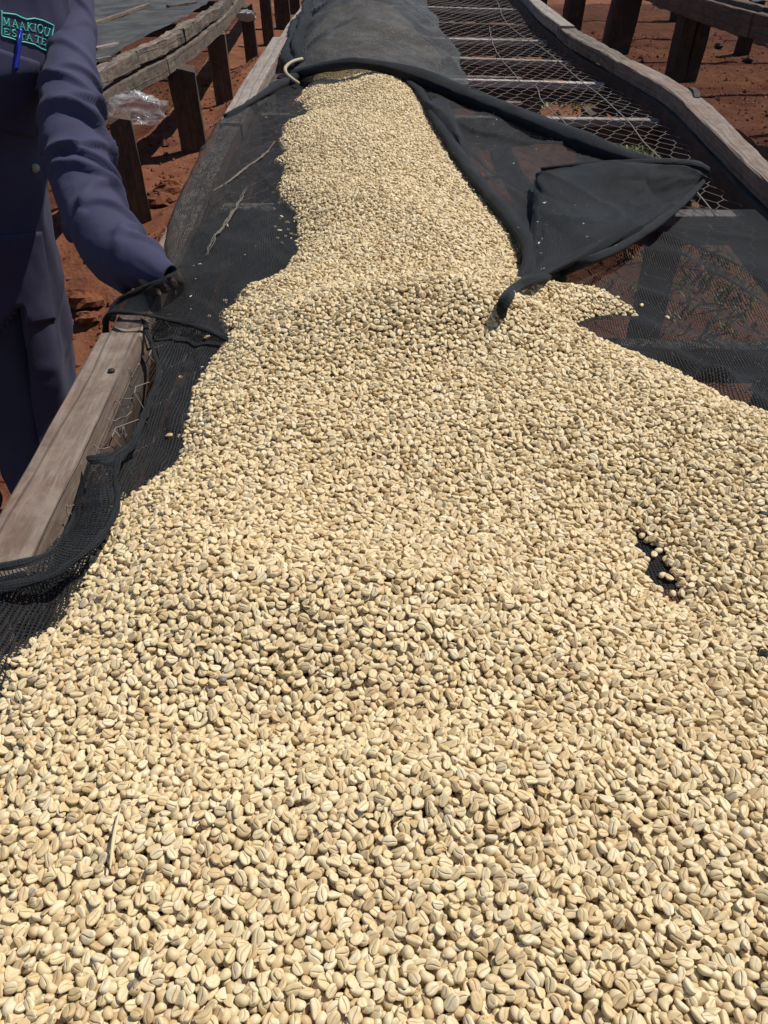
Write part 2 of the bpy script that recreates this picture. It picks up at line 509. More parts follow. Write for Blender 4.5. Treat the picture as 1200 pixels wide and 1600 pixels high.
# ------------------------------------------------------------------ ground
def sstep(a, b, x):
    t = np.clip((x - a) / (b - a), 0, 1)
    return t * t * (3 - 2 * t)
def ground_h(x, y):
    x = np.asarray(x, float)
    y = np.asarray(y, float)
    e = 0.22 * fbm(x * 1.3, y * 0.4, 3, 3)
    h = 0.40 * (0.45 * sstep(1.75, 2.15, y + e) + 0.55 * sstep(2.1, 2.95, y + e * 1.5))
    h = h + 0.02 * fbm(x * 2, y * 2, 5, 4) + 0.014 * fbm(x * 9, y * 9, 8, 3)
    # ragged bank under the left rail
    bank = np.exp(-((x + 0.62 + 0.06 * vnoise(y * 2.2, 0 * y, 4)) / 0.13) ** 2) * sstep(1.9, 2.6, y) * (1 - sstep(5.5, 7, y))
    h = h + bank * (0.06 + 0.05 * fbm(x * 7, y * 7, 12, 3))
    return h
def make_ground():
    xs = np.concatenate([np.linspace(-220, -9, 14), np.linspace(-8, -2.2, 60)[:-1], np.arange(-2.2, 3.4, 0.022), np.linspace(3.42, 9, 60), np.linspace(10, 220, 14)])
    ys = np.concatenate([np.linspace(-200, -4, 12), np.linspace(-3, 0.8, 40)[:-1], np.arange(0.8, 7.2, 0.022), np.linspace(7.23, 16, 90), np.linspace(18, 260, 18)])
    X, Y = np.meshgrid(xs, ys)
    Z = ground_h(X, Y)
    n, m = X.shape
    idx = np.arange(n * m).reshape(n, m)
    me = bpy.data.meshes.new('ground')
    V = np.stack([X, Y, Z], -1).reshape(-1, 3)
    Fc = np.stack([idx[:-1, :-1], idx[:-1, 1:], idx[1:, 1:], idx[1:, :-1]], -1).reshape(-1, 4)
    me.vertices.add(len(V))
    me.vertices.foreach_set('co', V.ravel())
    me.loops.add(Fc.size)
    me.loops.foreach_set('vertex_index', Fc.ravel().astype(np.int32))
    me.polygons.add(len(Fc))
    me.polygons.foreach_set('loop_start', np.arange(0, Fc.size, 4, dtype=np.int32))
    me.polygons.foreach_set('use_smooth', np.ones(len(Fc), bool))
    me.update(calc_edges=True)
    me.materials.append(M['soil'])
    o = bpy.data.objects.new('ground', me)
    COL.objects.link(o)
    tag(o, 'bare red laterite ground between the raised drying beds', 'ground', kind='structure')
make_ground()
def gz(x, y): return float(ground_h(np.array([x]), np.array([y]))[0])

# ------------------------------------------------------------------ the main drying bed
ZR, ZW, ZN = 0.90, 0.862, 0.873       # rail top, wire, net
bed = empty('drying_bed', (0.3, 1.0, 0))
tag(bed, 'raised wooden drying bed with weathered side rails and chicken wire, in the middle', 'drying bed')
# left side rail: near plank, stub, far planks
p1 = plank('side_rail', [(-0.348, -0.35, ZR), (-0.348, 0.3, ZR), (-0.3475, 0.70, ZR), (-0.348, 1.02, ZR)], 0.054, 0.036, M['rail'], bed, n=40, seed=1, rough=0.0014)
V, Fc, uv = tube_geo([(-0.331, 0.905, ZR + 0.001), (-0.331, 0.905, ZR + 0.0035)], 0.0045, ns=10)
nl = mesh_obj('nail', V, Fc, M['rust'], p1)
nl.location = (0, 0, 0)
plank('side_rail', [(-0.344, 1.023, ZR - 0.006), (-0.343, 1.3, ZR - 0.006), (-0.343, 2.2, ZR - 0.004), (-0.338, 2.22, ZR - 0.004)], 0.048, 0.04, M['rail'], bed, n=30, seed=2)
plank('side_rail', [(-0.341, 2.225, ZR + 0.002), (-0.34, 2.7, ZR), (-0.33, 3.2, ZR - 0.002), (-0.318, 3.66, ZR)], 0.062, 0.04, M['rail_grey'], bed, n=36, seed=3)
plank('side_rail', [(-0.30, 3.62, ZR - 0.012), (-0.285, 4.1, ZR - 0.005), (-0.262, 4.6, ZR - 0.005), (-0.24, 5.2, ZR)], 0.06, 0.04, M['rail_grey'], bed, n=36, seed=4)
plank('side_rail', [(-0.235, 5.21, ZR), (-0.2, 7.0, ZR), (-0.18, 9.2, ZR)], 0.06, 0.04, M['rail_grey'], bed, n=36, seed=5)
# inner joists under the left rail
plank('inner_joist', [(-0.318, -0.35, ZR - 0.038), (-0.318, 0.5, ZR - 0.038), (-0.317, 1.3, ZR - 0.038)], 0.022, 0.09, M['black_wood'], bed, n=30, seed=6)  # black colour stands in for shade beneath the rail
plank('inner_joist', [(-0.312, 1.303, ZR - 0.042), (-0.305, 2.6, ZR - 0.042), (-0.29, 3.7, ZR - 0.042), (-0.22, 5.4, ZR - 0.042), (-0.16, 9.2, ZR - 0.042)], 0.024, 0.10, M['dark_wood'], bed, n=40, seed=7)
# right side rail, bowed
def mid(a, b): return [tuple((Vector(p) + Vector(q)) / 2) for p, q in zip(a, b)]
plank('side_rail', [(0.80, -0.35, ZR), (0.83, 0.7, ZR), (0.86, 1.3, ZR), (0.895, 1.74, ZR), (0.925, 2.02, ZR), (0.955, 2.28, ZR), (0.978, 2.52, ZR), (0.975, 2.78, ZR), (0.955, 3.02, ZR), (0.945, 3.10, ZR)], 0.064, 0.045, M['rail'], bed, n=60, seed=8, warp=0.008, rough=0.0025)
plank('side_rail', [(0.955, 3.0, ZR - 0.012), (0.935, 3.18, ZR + 0.003), (0.915, 3.45, ZR + 0.004), (0.905, 3.75, ZR), (0.905, 3.9, ZR)], 0.064, 0.045, M['bark_wood'], bed, n=30, seed=9, warp=0.006, rough=0.004)
plank('side_rail', [(0.90, 3.85, ZR + 0.01), (0.91, 4.3, ZR + 0.008), (0.945, 4.9, ZR), (0.99, 5.6, ZR)], 0.066, 0.045, M['rail_grey'], bed, n=30, seed=10, warp=0.006)
plank('side_rail', [(0.985, 5.58, ZR - 0.01), (1.0, 7.0, ZR), (1.0, 9.2, ZR)], 0.066, 0.045, M['rail_grey'], bed, n=30, seed=11)
# splinter on the right rail
plank('splinter', [(0.995, 2.50, ZR + 0.002), (1.012, 2.56, ZR + 0.007), (1.022, 2.63, ZR + 0.003)], 0.018, 0.012, M['black_wood'], bed, n=8, seed=12)
plank('inner_joist', [(0.785, -0.35, ZR - 0.046), (0.835, 1.3, ZR - 0.046), (0.902, 2.05, ZR - 0.046), (0.945, 2.5, ZR - 0.046), (0.938, 2.9, ZR - 0.046), (0.895, 3.3, ZR - 0.046), (0.882, 3.8, ZR - 0.046), (0.905, 4.8, ZR - 0.046), (0.968, 6, ZR - 0.046), (0.98, 9.2, ZR - 0.046)], 0.03, 0.12, M['black_wood'], bed, n=80, seed=13)  # shade under the overhanging rail is put into the black colour
def sag(x):
    x = np.clip((np.asarray(x, float) - 0.5) / 0.34, 0, 1)
    return 0.036 * x * x * (3 - 2 * x)
def slope(x):
    return 0.036 * (np.asarray(x, float) + 0.3) / 1.2
def right_x(y):
    return float(np.interp(y, [-0.4, 0.7, 1.3, 1.75, 2.05, 2.5, 2.9, 3.3, 3.8, 4.8, 6, 9.3], [0.75, 0.79, 0.82, 0.855, 0.885, 0.925, 0.915, 0.88, 0.865, 0.89, 0.945, 0.955]))
def left_x(y):
    return float(np.interp(y, [-0.4, 1.3, 2.6, 3.7, 5.4, 9.3], [-0.30, -0.30, -0.293, -0.278, -0.207, -0.147]))
# cross beams standing on edge, their tops, painted pale as if sunlit, carry the wire
beams = [(0.05, .12, 'white_wood'), (0.62, .13, 'white_wood'), (1.10, .12, 'rail_grey'), (1.645, .13, 'white_wood'), (2.47, .14, 'white_wood'), (3.02, .12, 'white_wood'), (3.45, .12, 'rail_grey'), (3.90, .12, 'white_wood'), (4.40, .10, 'dark_wood'), (4.98, .12, 'white_wood'), (5.6, .12, 'rail_grey'), (6.3, .12, 'rail_grey'), (7.1, .12, 'rail_grey'), (8.0, .12, 'rail_grey')]
beams = [(y if k < 3 else y * 1.043, h, m) for k, (y, h, m) in enumerate(beams)]
for i, (y, h, m) in enumerate(beams):
    sk = (-0.02, 0.03, -0.01, 0.012, 0.03, 0.0)[i % 6]
    x0, x1 = left_x(y) - 0.01, right_x(y) + 0.01
    top = ZW - 0.006
    plank('cross_beam', [(x0 + (x1 - x0) * k / 8, y + sk * (k / 4 - 1), top - float(slope(x0 + (x1 - x0) * k / 8))) for k in range(9)], 0.03 if i != 3 else 0.045, 0.022, M[m], bed, n=24, seed=20 + i)
    plank('beam_web', [(x0 + (x1 - x0) * k / 8, y + sk * (k / 4 - 1) + 0.004, top - 0.0235 - float(slope(x0 + (x1 - x0) * k / 8))) for k in range(9)], 0.024, h * 0.36, M['dark_wood'], bed, n=24, seed=40 + i)  # same beam below its top; shade on the side painted as dark wood
# a loose reddish slat here and there under the wire
for i, (y, a, b) in enumerate([(2.86, -0.2, 0.55), (3.28, 0.15, 0.62), (4.18, 0.1, 0.9), (4.7, 0.2, 0.6)]):
    plank('slat', [(a, y, ZW - 0.034), (b, y + 0.03, ZW - 0.05)], 0.03, 0.02, M['bark_wood'], bed, n=8, seed=60 + i)
# legs
for i, (y, s) in enumerate([(0.35, 1), (1.15, 1), (2.05, 1), (3.0, 1), (4.0, 1), (5.1, 1), (6.4, 1), (7.9, 1)]):
    for sx in (0, 1):
        x = left_x(y) + 0.055 if sx == 0 else right_x(y) - 0.06
        post('leg', (x + 0.01, y + 0.03, gz(x, y) - 0.08), (x, y + 0.03, ZR - 0.15), 0.075, 0.075, M['dark_wood'], bed, rot=0.1 * i, seed=70 + i * 2 + sx)
# chicken wire
def chicken_wire():
    mb = MB()
    w, pitch = 0.048, 0.050
    a = pitch * 0.36
    Vn = {}
    pts, edges = [], []
    def node(i, j, k):
        key = (i, j, k)
        if key in Vn: return Vn[key]
        y = j * pitch + (a if k else 0)
        x = -0.36 + (i + 0.5 * (j % 2)) * w
        Vn[key] = len(pts)
        pts.append((x, y))
        return Vn[key]
    j0, j1 = 8, int(9.0 / pitch)
    ni = 32
    for j in range(j0, j1):
        for i in range(ni):
            lo, hi = node(i, j, 0), node(i, j, 1)
            edges.append((lo, hi, 1))
            if j % 2:
                nb = [(i, j + 1), (i + 1, j + 1)]
            else:
                nb = [(i - 1, j + 1), (i, j + 1)]
            for ii, jj in nb:
                if 0 <= ii < ni and jj < j1:
                    edges.append((hi, node(ii, jj, 0), 0))
    p = np.array(pts)
    x = p[:, 0] + 0.0045 * vnoise(p[:, 0] * 40, p[:, 1] * 40, 2) + 0.012 * vnoise(p[:, 0] * 5, p[:, 1] * 4, 6)
    y = p[:, 1] + 0.0045 * vnoise(p[:, 0] * 40, p[:, 1] * 40, 9) + 0.012 * vnoise(p[:, 0] * 5, p[:, 1] * 4, 7)
    z = ZW - slope(x) + 0.004 * vnoise(x * 9, y * 9, 3) + 0.001
    L = np.interp(y, [-0.4, 1.3, 2.6, 3.7, 5.4, 9.3], [-0.30, -0.30, -0.293, -0.278, -0.207, -0.147]) - 0.012
    Rr = np.array([right_x(v) for v in y]) + 0.012
    ok = (x > L) & (x < Rr)
    z = z + 0.018 * np.exp(-(x - L) / 0.02) * 0.6
    Pn = np.stack([x, y, z], -1)
    E = np.array([(e[0], e[1]) for e in edges if ok[e[0]] and ok[e[1]]])
    tw = np.array([e[2] for e in edges if ok[e[0]] and ok[e[1]]])
    A, B = Pn[E[:, 0]], Pn[E[:, 1]]
    D = B - A
    D /= np.linalg.norm(D, axis=1, keepdims=True)
    S = np.cross(D, np.array([0, 0, 1.0]))
    S /= np.linalg.norm(S, axis=1, keepdims=True)
    U = np.cross(S, D)
    r = np.where(tw == 1, 0.0011, 0.00068)[:, None]
    n = len(E)
    V = np.zeros((n, 6, 3))
    for k in range(3):
        an = k * 2 * math.pi / 3 + math.pi / 2
        off = (S * math.cos(an) + U * math.sin(an)) * r
        V[:, k] = A + off
        V[:, 3 + k] = B + off
    b = np.arange(n)[:, None] * 6
    Fc = np.concatenate([np.concatenate([b + k, b + (k + 1) % 3, b + 3 + (k + 1) % 3, b + 3 + k], 1) for k in range(3)])
    mb.add(V.reshape(-1, 3), [tuple(f) for f in Fc])
    o = mb.build('wire_mesh', M['wire'], bed)
    o['kind'] = 'stuff'
chicken_wire()
# two straining wires along the bed
def wire_path(l, dz=0.006, jit=0.004):
    q = catmull([P(a, b, ZW + dz) for a, b in l], 60)
    q[:, 0] += jit * vnoise(np.arange(60) * 0.5, np.zeros(60), 3)
    q[:, 2] += 0.002 * vnoise(np.arange(60) * 0.4, np.zeros(60), 8) - slope(q[:, 0])
    return q
tube('straining_wire', wire_path([(905, 0), (930, 60), (985, 110), (1010, 175), (1040, 215), (1072, 252), (1105, 290), (1130, 322)]) if False else wire_path([(778, -8), (793, 25), (826, 50), (850, 62), (912, 112), (945, 135), (985, 170), (1012, 205), (1045, 235), (1070, 255), (1098, 282), (1130, 325)]), 0.0016, M['wire'], bed, ns=6)
tube('straining_wire', wire_path([(765, 30), (772, 60), (780, 75), (806, 105), (815, 115), (838, 120), (850, 145), (880, 172), (905, 195), (925, 215)]), 0.0014, M['wire'], bed, ns=6)
# curled wire ends along the near left rail
mb = MB()
for (x, y) in [(212, 560), (202, 590), (185, 615), (182, 640), (168, 660), (160, 680), (178, 688), (150, 702), (152, 715), (135, 738), (120, 765), (105, 800), (92, 830)]:
    p = P(x, y, ZW + 0.01)
    q = [(0, 0, 0)]
    for k in range(5):
        q.append((q[-1][0] + random.uniform(0.000, 0.010), q[-1][1] + random.uniform(-0.010, 0.010), random.uniform(-0.006, 0.014)))
    pts = [Vector((p.x - 0.018, p.y, ZW - 0.005))] + [p + Vector(a) - Vector((0.006, 0, 0)) for a in q]
    mb.add(*tube_geo(pts, 0.0006, ns=5, n=24))
mb.build('wire_end', M['wire'], bed)['kind'] = 'stuff'

# ------------------------------------------------------------------ neighbouring beds
def bed_posts(parent, specs, mat):
    for i, (bx, by, top, wx, wy, lean, rot) in enumerate(specs):
        post('leg', (bx, by, gz(bx, by) - 0.1), (bx + lean, by, top), wx, wy, mat, parent, rot=rot, seed=100 + i * 3 + int(bx * 10))
lb = empty('drying_bed', (-1.5, 5.0, 0.4))
tag(lb, 'neighbouring drying bed on dark posts under a dusty grey sheet, behind the worker', 'drying bed')
LT = 0.875
railx = [(-1.06, 1.4)] + [(P(a, b, 0.875).x - 0.02, P(a, b, 0.875).y) for a, b in ((150, 122), (216, 84), (280, 56), (348, 8))] + [(-0.80, 8.0), (-0.78, 10.5)]
def lrx(y): return float(np.interp(y, [b for a, b in railx], [a for a, b in railx]))
ys = [1.5, 2.62, 3.47, 4.05, 4.38, 4.85, 5.6, 6.4, 7.6, 9.0]
for i in range(len(ys) - 1):
    a, b = ys[i] + 0.006, ys[i + 1] - 0.004
    dz = random.uniform(-0.012, 0.008)
    plank('top_plank', [(lrx(a) - 0.02 + random.uniform(-.008, .008), a, LT + dz), (lrx((a + b) / 2) - 0.02, (a + b) / 2, LT + dz + random.uniform(-.006, .006)), (lrx(b) - 0.02 + random.uniform(-.008, .008), b, LT + dz)], 0.05, 0.05, M['bark_wood'], lb, n=22, seed=120 + i, rough=0.008, warp=0.006)
ys2 = [1.5, 3.74, 5.85, 8.9]
for i in range(3):
    a, b = ys2[i] + 0.004, ys2[i + 1] - 0.004
    plank('side_rail', [(lrx(a + (b - a) * k / 5) - 0.012 + 0.004, a + (b - a) * k / 5, LT - 0.062) for k in range(6)], 0.04, 0.062, M['bark_wood'], lb, n=40, seed=140 + i, rough=0.003)
lpost = []
for (px, py, wx, wy, rot) in [(222, 345, .075, .075, .3), (306, 240, .118, .10, .15), (353, 166, .10, .10, .2), (396, 104, .085, .085, .1), (422, 72, .085, .09, 0), (444, 45, .13, .12, .1), (459, 22, .12, .1, .3)]:
    p = P(px, py, 0.4)
    lpost.append((p.x, p.y, LT - .118, wx, wy, -.01, rot))
bed_posts(lb, lpost + [(-0.98, 2.25, LT - .118, .10, .09, -.02, .1),
               (-1.62, 3.5, LT - .1, .06, .06, 0, .1), (-1.52, 5.6, LT - .1, .06, .06, 0, .2), (-2.35, 3.0, LT - .1, .08, .08, 0, 0), (-2.3, 4.6, LT - .1, .08, .08, 0, 0), (-2.2, 6.4, LT - .1, .08, .08, 0, 0), (-2.1, 8.3, LT - .1, .08, .08, 0, 0)], M['dark_wood'])
plank('side_rail', [(-2.38, 1.5, LT), (-2.3, 5, LT), (-2.1, 9, LT)], 0.05, 0.12, M['bark_wood'], lb, n=20, seed=150)
for i, y in enumerate([2.0, 2.9, 3.8, 4.75, 5.7, 6.7, 7.8]):
    plank('cross_beam', [(-2.35, y, LT - 0.065), (lrx(y) - 0.06, y + 0.05, LT - 0.065)], 0.04, 0.06, M['dark_wood'], lb, n=8, seed=160 + i)
sh = patch('shade_net', [[(-2.42, y, LT + 0.012), (-2.0, y, LT + 0.006), (-1.6, y + 0.02, LT + 0.002), (lrx(y) - 0.14, y, LT + 0.006), (lrx(y) - 0.045, y, LT + 0.016)] for y in (1.55, 2.5, 3.5, 4.5, 5.5, 6.5, 7.5, 8.9)], 60, 160, M['net_table'], None,
           wr=lambda u, v, G: 0.007 * fbm(u * 3 + v * 0.8, v * 9, 2, 4) + 0.006 * (1 - np.abs(vnoise(u * 1.2 + 3 * v, v * 6, 4))) ** 4)
tag(sh, 'dusty dark grey sheet stretched over the left hand drying bed', 'shade net')
for i, (a, b) in enumerate([[(70, 60), (232, 5)], [(150, 92), (172, 88)], [(148, 74), (182, 66)], [(262, 8), (306, 2)]]):
    pa, pb = P(a[0], a[1], LT + 0.018), P(b[0], b[1], LT + 0.018)
    st = plank('stick', [pa, (pa + pb) / 2 + Vector((0.005, 0.01, 0)), pb], 0.022, 0.012, M['bark_wood' if i != 2 else 'rail_grey'], None, n=12, seed=170 + i, rough=0.003)
    tag(st, ['long thin stick at the back of the grey sheet behind the worker', 'short pale stick on the grey sheet at its rail beside the sleeve', 'brown bark sliver on the grey sheet, upper of two beside the sleeve', 'brown bark piece on the grey sheet near the top edge'][i], 'stick')
# right bed
rb = empty('drying_bed', (2.8, 5.0, 0.4))
tag(rb, 'dark drying bed on heavy posts at the upper right corner', 'drying bed')
rrx = lambda y: float(np.interp(y, [2.6, 4.4, 5.0, 5.5, 6.2, 7.5, 10], [2.25, 2.07, 2.01, 1.985, 1.985, 1.97, 1.95]))
RT = 0.87
for i, (a, b) in enumerate([(2.6, 4.6), (4.62, 6.45), (6.47, 9.8)]):
    plank('top_plank', [(rrx(a + (b - a) * k / 4) + 0.05, a + (b - a) * k / 4, RT + 0.02) for k in range(5)], 0.05, 0.05, M['black_wood' if i != 1 else 'dark_wood'], rb, n=24, seed=180 + i, rough=0.005)
    plank('side_rail', [(rrx(a + (b - a) * k / 4), a + (b - a) * k / 4, RT - 0.005 * i) for k in range(5)], 0.045, 0.11, M['dark_wood'], rb, n=24, seed=185 + i, rough=0.004)
bed_posts(rb, [(2.24, 3.3, RT - .11, .12, .1, .0, .1), (2.03, 5.55, RT - .115, .10, .1, .01, .2), (2.12, 5.56, RT - .115, .085, .1, .02, .1), (1.88, 6.5, RT - .115, .2, .12, .04, .1), (1.8, 7.6, RT - .115, .15, .12, .02, .2), (1.75, 8.8, RT - .115, .13, .12, .02, .0),
               (2.82, 6.45, RT - .1, .09, .09, 0.02, 0), (2.9, 8.2, RT - .1, .1, .1, 0.0, 0), (3.5, 4.2, RT - .1, .1, .1, 0, 0), (3.4, 6.4, RT - .1, .1, .1, 0, 0)], M['black_wood'])
plank('side_rail', [(3.6, 2.6, RT), (3.5, 5, RT), (3.3, 9.5, RT)], 0.05, 0.1, M['dark_wood'], rb, n=12, seed=190)
for i, y in enumerate([3.2, 4.2, 5.2, 6.2, 7.2, 8.2]):
    plank('cross_beam', [(rrx(y) + 0.08, y, RT - 0.04), (3.5, y, RT - 0.04)], 0.04, 0.06, M['black_wood'], rb, n=8, seed=195 + i)
sh = patch('shade_net', [[(rrx(y) + 0.085, y, RT + 0.03), (rrx(y) + 0.4, y, RT + 0.03), (3.1, y, RT + 0.03), (3.62, y, RT + 0.02)] for y in (2.7, 3.6, 4.5, 5.5, 6.5, 8, 9.5)], 60, 140, M['net_pale'], None,
           wr=lambda u, v, G: 0.016 * np.sin(v * 26 + 3 * vnoise(u * 3, v * 3, 2)) * (0.6 + 0.4 * vnoise(u * 4, v * 4, 5)))
tag(sh, 'pale grey rippled sheet on the drying bed at the upper right', 'shade net')
# ties, bag, bits
def crumple(name, c, size, mat, seed, n=26, sm=False):
    a = np.linspace(0, 2 * math.pi, n, endpoint=False)
    b = np.linspace(-math.pi / 2, math.pi / 2, n // 2)
    A, B = np.meshgrid(a, b)
    r = 1 + 0.35 * fbm(np.cos(A) * np.cos(B) * 2 + 5, np.sin(A) * np.cos(B) * 2 + np.sin(B) * 2.5, seed, 3) + 0.25 * (1 - 2 * np.abs(vnoise(np.cos(A) * 3, np.sin(A) * 2 + B * 3, seed + 4)))
    V = np.stack([c[0] + size[0] * r * np.cos(A) * np.cos(B), c[1] + size[1] * r * np.sin(A) * np.cos(B), c[2] + size[2] * r * np.sin(B)], -1)
    k, m = A.shape
    idx = np.arange(k * m).reshape(k, m)
    nx = np.roll(idx, -1, axis=1)
    Fc = np.stack([idx[:-1], nx[:-1], nx[1:], idx[1:]], -1).reshape(-1, 4)
    return mesh_obj(name, V.reshape(-1, 3), Fc, mat, None, V.reshape(-1, 3)[:, :2], smooth=sm)
pm = NT('clear_plastic_film')
pm.set(Base_Color=(0.72, 0.74, 0.76), Roughness=0.13)
tr = pm.n('ShaderNodeBsdfTransparent')
mx = pm.n('ShaderNodeMixShader')
mx.inputs[0].default_value = 0.17
pm.l(tr.outputs[0], mx.inputs[1]); pm.l(pm.b.outputs[0], mx.inputs[2]); pm.l(mx.outputs[0], pm.out.inputs[0])
c = PY(215, 168, 3.06)
tag(crumple('plastic_bag', c, (0.10, 0.05, 0.045), pm.m, 3, n=44, sm=True), 'crumpled clear plastic bag stuck behind the leaning post beside the worker', 'plastic bag')
M['rag'] = simple('grey_white_rag', (0.42, 0.42, 0.42), 0.9)
c = PY(386, 22, 5.92)
tag(crumple('rag', (c.x, c.y - 0.06, c.z), (0.055, 0.02, 0.03), M['rag'], 8, n=18), 'grey white rag tied round a post top on the left bed', 'rag')

# ------------------------------------------------------------------ shade nets
def wr_soft(a1=0.004, s1=9, a2=0.0015, s2=30, seed=0):
    return lambda u, v, G: a1 * fbm(u * s1, v * s1, seed, 3) + a2 * fbm(u * s2, v * s2 * 0.6, seed + 7, 3)
# near net, spread over the whole bed under the beans
def seg_ridge(G, segs):
    h = np.zeros(G.shape[:2])
    for (a, b, w, amp) in segs:
        a, b = np.array(a[:2]), np.array(b[:2])
        d = b - a
        L2 = (d ** 2).sum()
        t = np.clip(((G[..., :2] - a) @ d) / L2, 0, 1)
        q = np.linalg.norm(G[..., :2] - a - t[..., None] * d, axis=-1)
        h += amp * np.exp(-(q / w) ** 2) * (0.5 + 0.5 * np.sin(np.pi * np.clip(t, 0.03, 0.97)))
    return h
rid = [(P(1000, 350, .88), P(1220, 430, .88), .016, .014), (P(900, 600, .88), P(1200, 590, .88), .016, .012), (P(950, 430, .88), P(1220, 540, .88), .018, .012), (P(905, 372, .88), P(1060, 405, .88), .028, .018), (P(1060, 405, .88), P(1230, 500, .88), .03, .026), (P(860, 358, .88), P(1000, 372, .88), .02, .008), (P(900, 565, .88), P(1040, 555, .88), .02, .010), (P(1040, 548, .88), P(1230, 655, .88), .022, .018), (P(960, 500, .88), P(1210, 560, .88), .03, .012), (P(880, 505, .88), P(1000, 498, .88), .02, .008), (P(1050, 345, .88), P(1200, 352, .88), .015, .006)]
near = empty('shade_net', (0.3, 0.8, ZN))
tag(near, 'open knit black net under the near beans, gathered at the left rail', 'shade net')
def L(px, py, z=0.882): return P(px, py, z)
rows = []
for (x0, y0) in [(205, 470), (236, 505), (244, 540), (250, 580), (244, 615), (226, 660), (205, 695)]:
    p = L(x0, y0)
    rx = right_x(p.y)
    rows.append([p, (p.x + 0.03, p.y, ZN + 0.004), (p.x + 0.12, p.y, ZN), (0.2, p.y, ZN), (0.55, p.y, ZN), (rx - 0.06, p.y, ZN + 0.002), (rx - 0.01, p.y, ZN + 0.012)])
rows = [[(-0.29, 1.66, ZN), (-0.2, 1.66, ZN), (0.0, 1.66, ZN), (0.3, 1.665, ZN), (0.6, 1.66, ZN), (right_x(1.6) - 0.06, 1.67, ZN + 0.004), (right_x(1.6) - 0.01, 1.65, ZN + 0.012)]] + rows
for (y, zz) in [(0.68, 0.0), (0.60, 0.0), (0.545, 0.15), (0.50, 0.8), (0.45, 1.0), (0.40, 1.0), (0.2, 1.0), (-0.1, 1.0), (-0.3, 1.0)]:
    e = -0.300 - 0.10 * zz
    rx = right_x(y)
    rows.append([(e, y, 0.895 - 0.06 * zz + 0.01), (-0.297 - 0.045 * zz, y, 0.893 + 0.018 * zz), (-0.270, y, 0.888), (-0.20, y, ZN + 0.002), (0.2, y, ZN), (0.55, y, ZN), (rx - 0.01, y, ZN + 0.012)])
nm = patch('net_sheet', rows, 240, 300, M['net_near'], near, xy=True,
           wr=lambda u, v, G: 0.0022 * fbm(u * 18, v * 10, 1, 3) + seg_ridge(G, rid) - sag(G[..., 0]) * 0.8 + 0.018 * np.clip((-0.19 - G[..., 0]) / 0.05, 0, 1) * (fbm(G[..., 0] * 26, G[..., 1] * 9 + G[..., 0] * 14, 6, 3)))
tube('gathered_hem', [L(214, 492, .89), L(224, 503, .894), L(238, 540, .892), L(247, 578, .891), L(240, 612, .892), L(224, 650, .892), L(208, 690, .894), L(182, 714, .897), L(150, 720, .90), L(140, 716, .898)], [.002, .003, .0035, .004, .004, .004, .005, .008, .008, .005], M['net_hem'], near, ns=14, n=140, rough=0.9, flat=0.6, seed=3)
# the folded band that swings over the rail
bandR = [L(185, 712, .905), L(180, 745, .908), L(183, 790, .916), L(165, 830, .918), L(120, 872, .918), L(60, 905, .920), L(-30, 922, .915), L(-110, 925, .86)]
bandM = [L(165, 712, .912), L(155, 750, .915), L(150, 800, .920), L(128, 845, .920), L(85, 880, .922), L(30, 897, .924), L(-40, 905, .918), L(-110, 900, .87)]
bandL = [L(143, 715, .902), L(132, 748, .895), L(120, 790, .892), L(108, 825, .90), L(75, 865, .908), L(20, 883, .914), L(-40, 888, .914), L(-110, 880, .87)]
bd = patch('folded_band', [bandL, bandM, bandR], 120, 40, M['net_left'], near, wr=lambda u, v, G: 0.007 * fbm(u * 5, v * 40, 4, 3) + 0.002 * fbm(u * 40, v * 40, 9, 2))
tube('gathered_hem', bandR, [.004, .003, .003, .004, .005, .005, .006, .006], M['net_hem'], near, ns=12, n=110, rough=0.7, flat=0.5, seed=6)
tube('gathered_hem', bandL, [.003, .0025, .0025, .003, .004, .005, .005, .005], M['net_hem'], near, ns=12, n=70, rough=0.4, flat=0.6, seed=7)

# left net, held by the worker, draped over the rail
left = empty('shade_net', (-0.2, 1.8, ZN))
tag(left, 'black net draped over the left rail that the worker is holding up', 'shade net')
lrows = [
    PP([(166, 530, .82), (167, 496, .895), (178, 486, .914), (215, 488, .916), (262, 497, .896), (320, 512, .888), (360, 530, .882), (470, 560, .878)]),
    PP([(176, 492, .86), (180, 472, .905), (200, 466, .925), (235, 462, .930), (280, 472, .905), (330, 490, .888), (375, 505, .882), (480, 520, .878)]),
    PP([(226, 462, .88), (228, 452, .92), (242, 444, .940), (266, 436, .950), (305, 445, .912), (350, 455, .890), (400, 465, .882), (500, 470, .878)]),
    PP([(262, 428, .90), (264, 420, .925), (272, 414, .938), (290, 412, .930), (320, 415, .905), (365, 420, .888), (430, 420, .880), (520, 420, .878)]),
    PP([(258, 386, .86), (261, 372, .905), (272, 366, .918), (295, 366, .912), (325, 370, .895), (370, 372, .885), (440, 370, .879), (530, 370, .878)]),
    PP([(274, 330, .86), (279, 316, .907), (292, 312, .910), (314, 312, .906), (342, 314, .892), (382, 316, .884), (450, 312, .879), (540, 312, .878)]),
    PP([(302, 262, .87), (307, 252, .908), (320, 249, .910), (344, 249, .906), (368, 251, .892), (400, 252, .884), (460, 246, .879), (550, 246, .878)]),
    PP([(340, 196, .885), (346, 188, .908), (358, 184, .910), (384, 186, .905), (402, 187, .893), (430, 188, .886), (476, 182, .880), (556, 182, .878)]),
    PP([(352, 182, .90), (358, 178, .908), (374, 172, .908), (400, 156, .898), (418, 145, .892), (440, 134, .888), (470, 122, .882), (560, 112, .880)]),
]
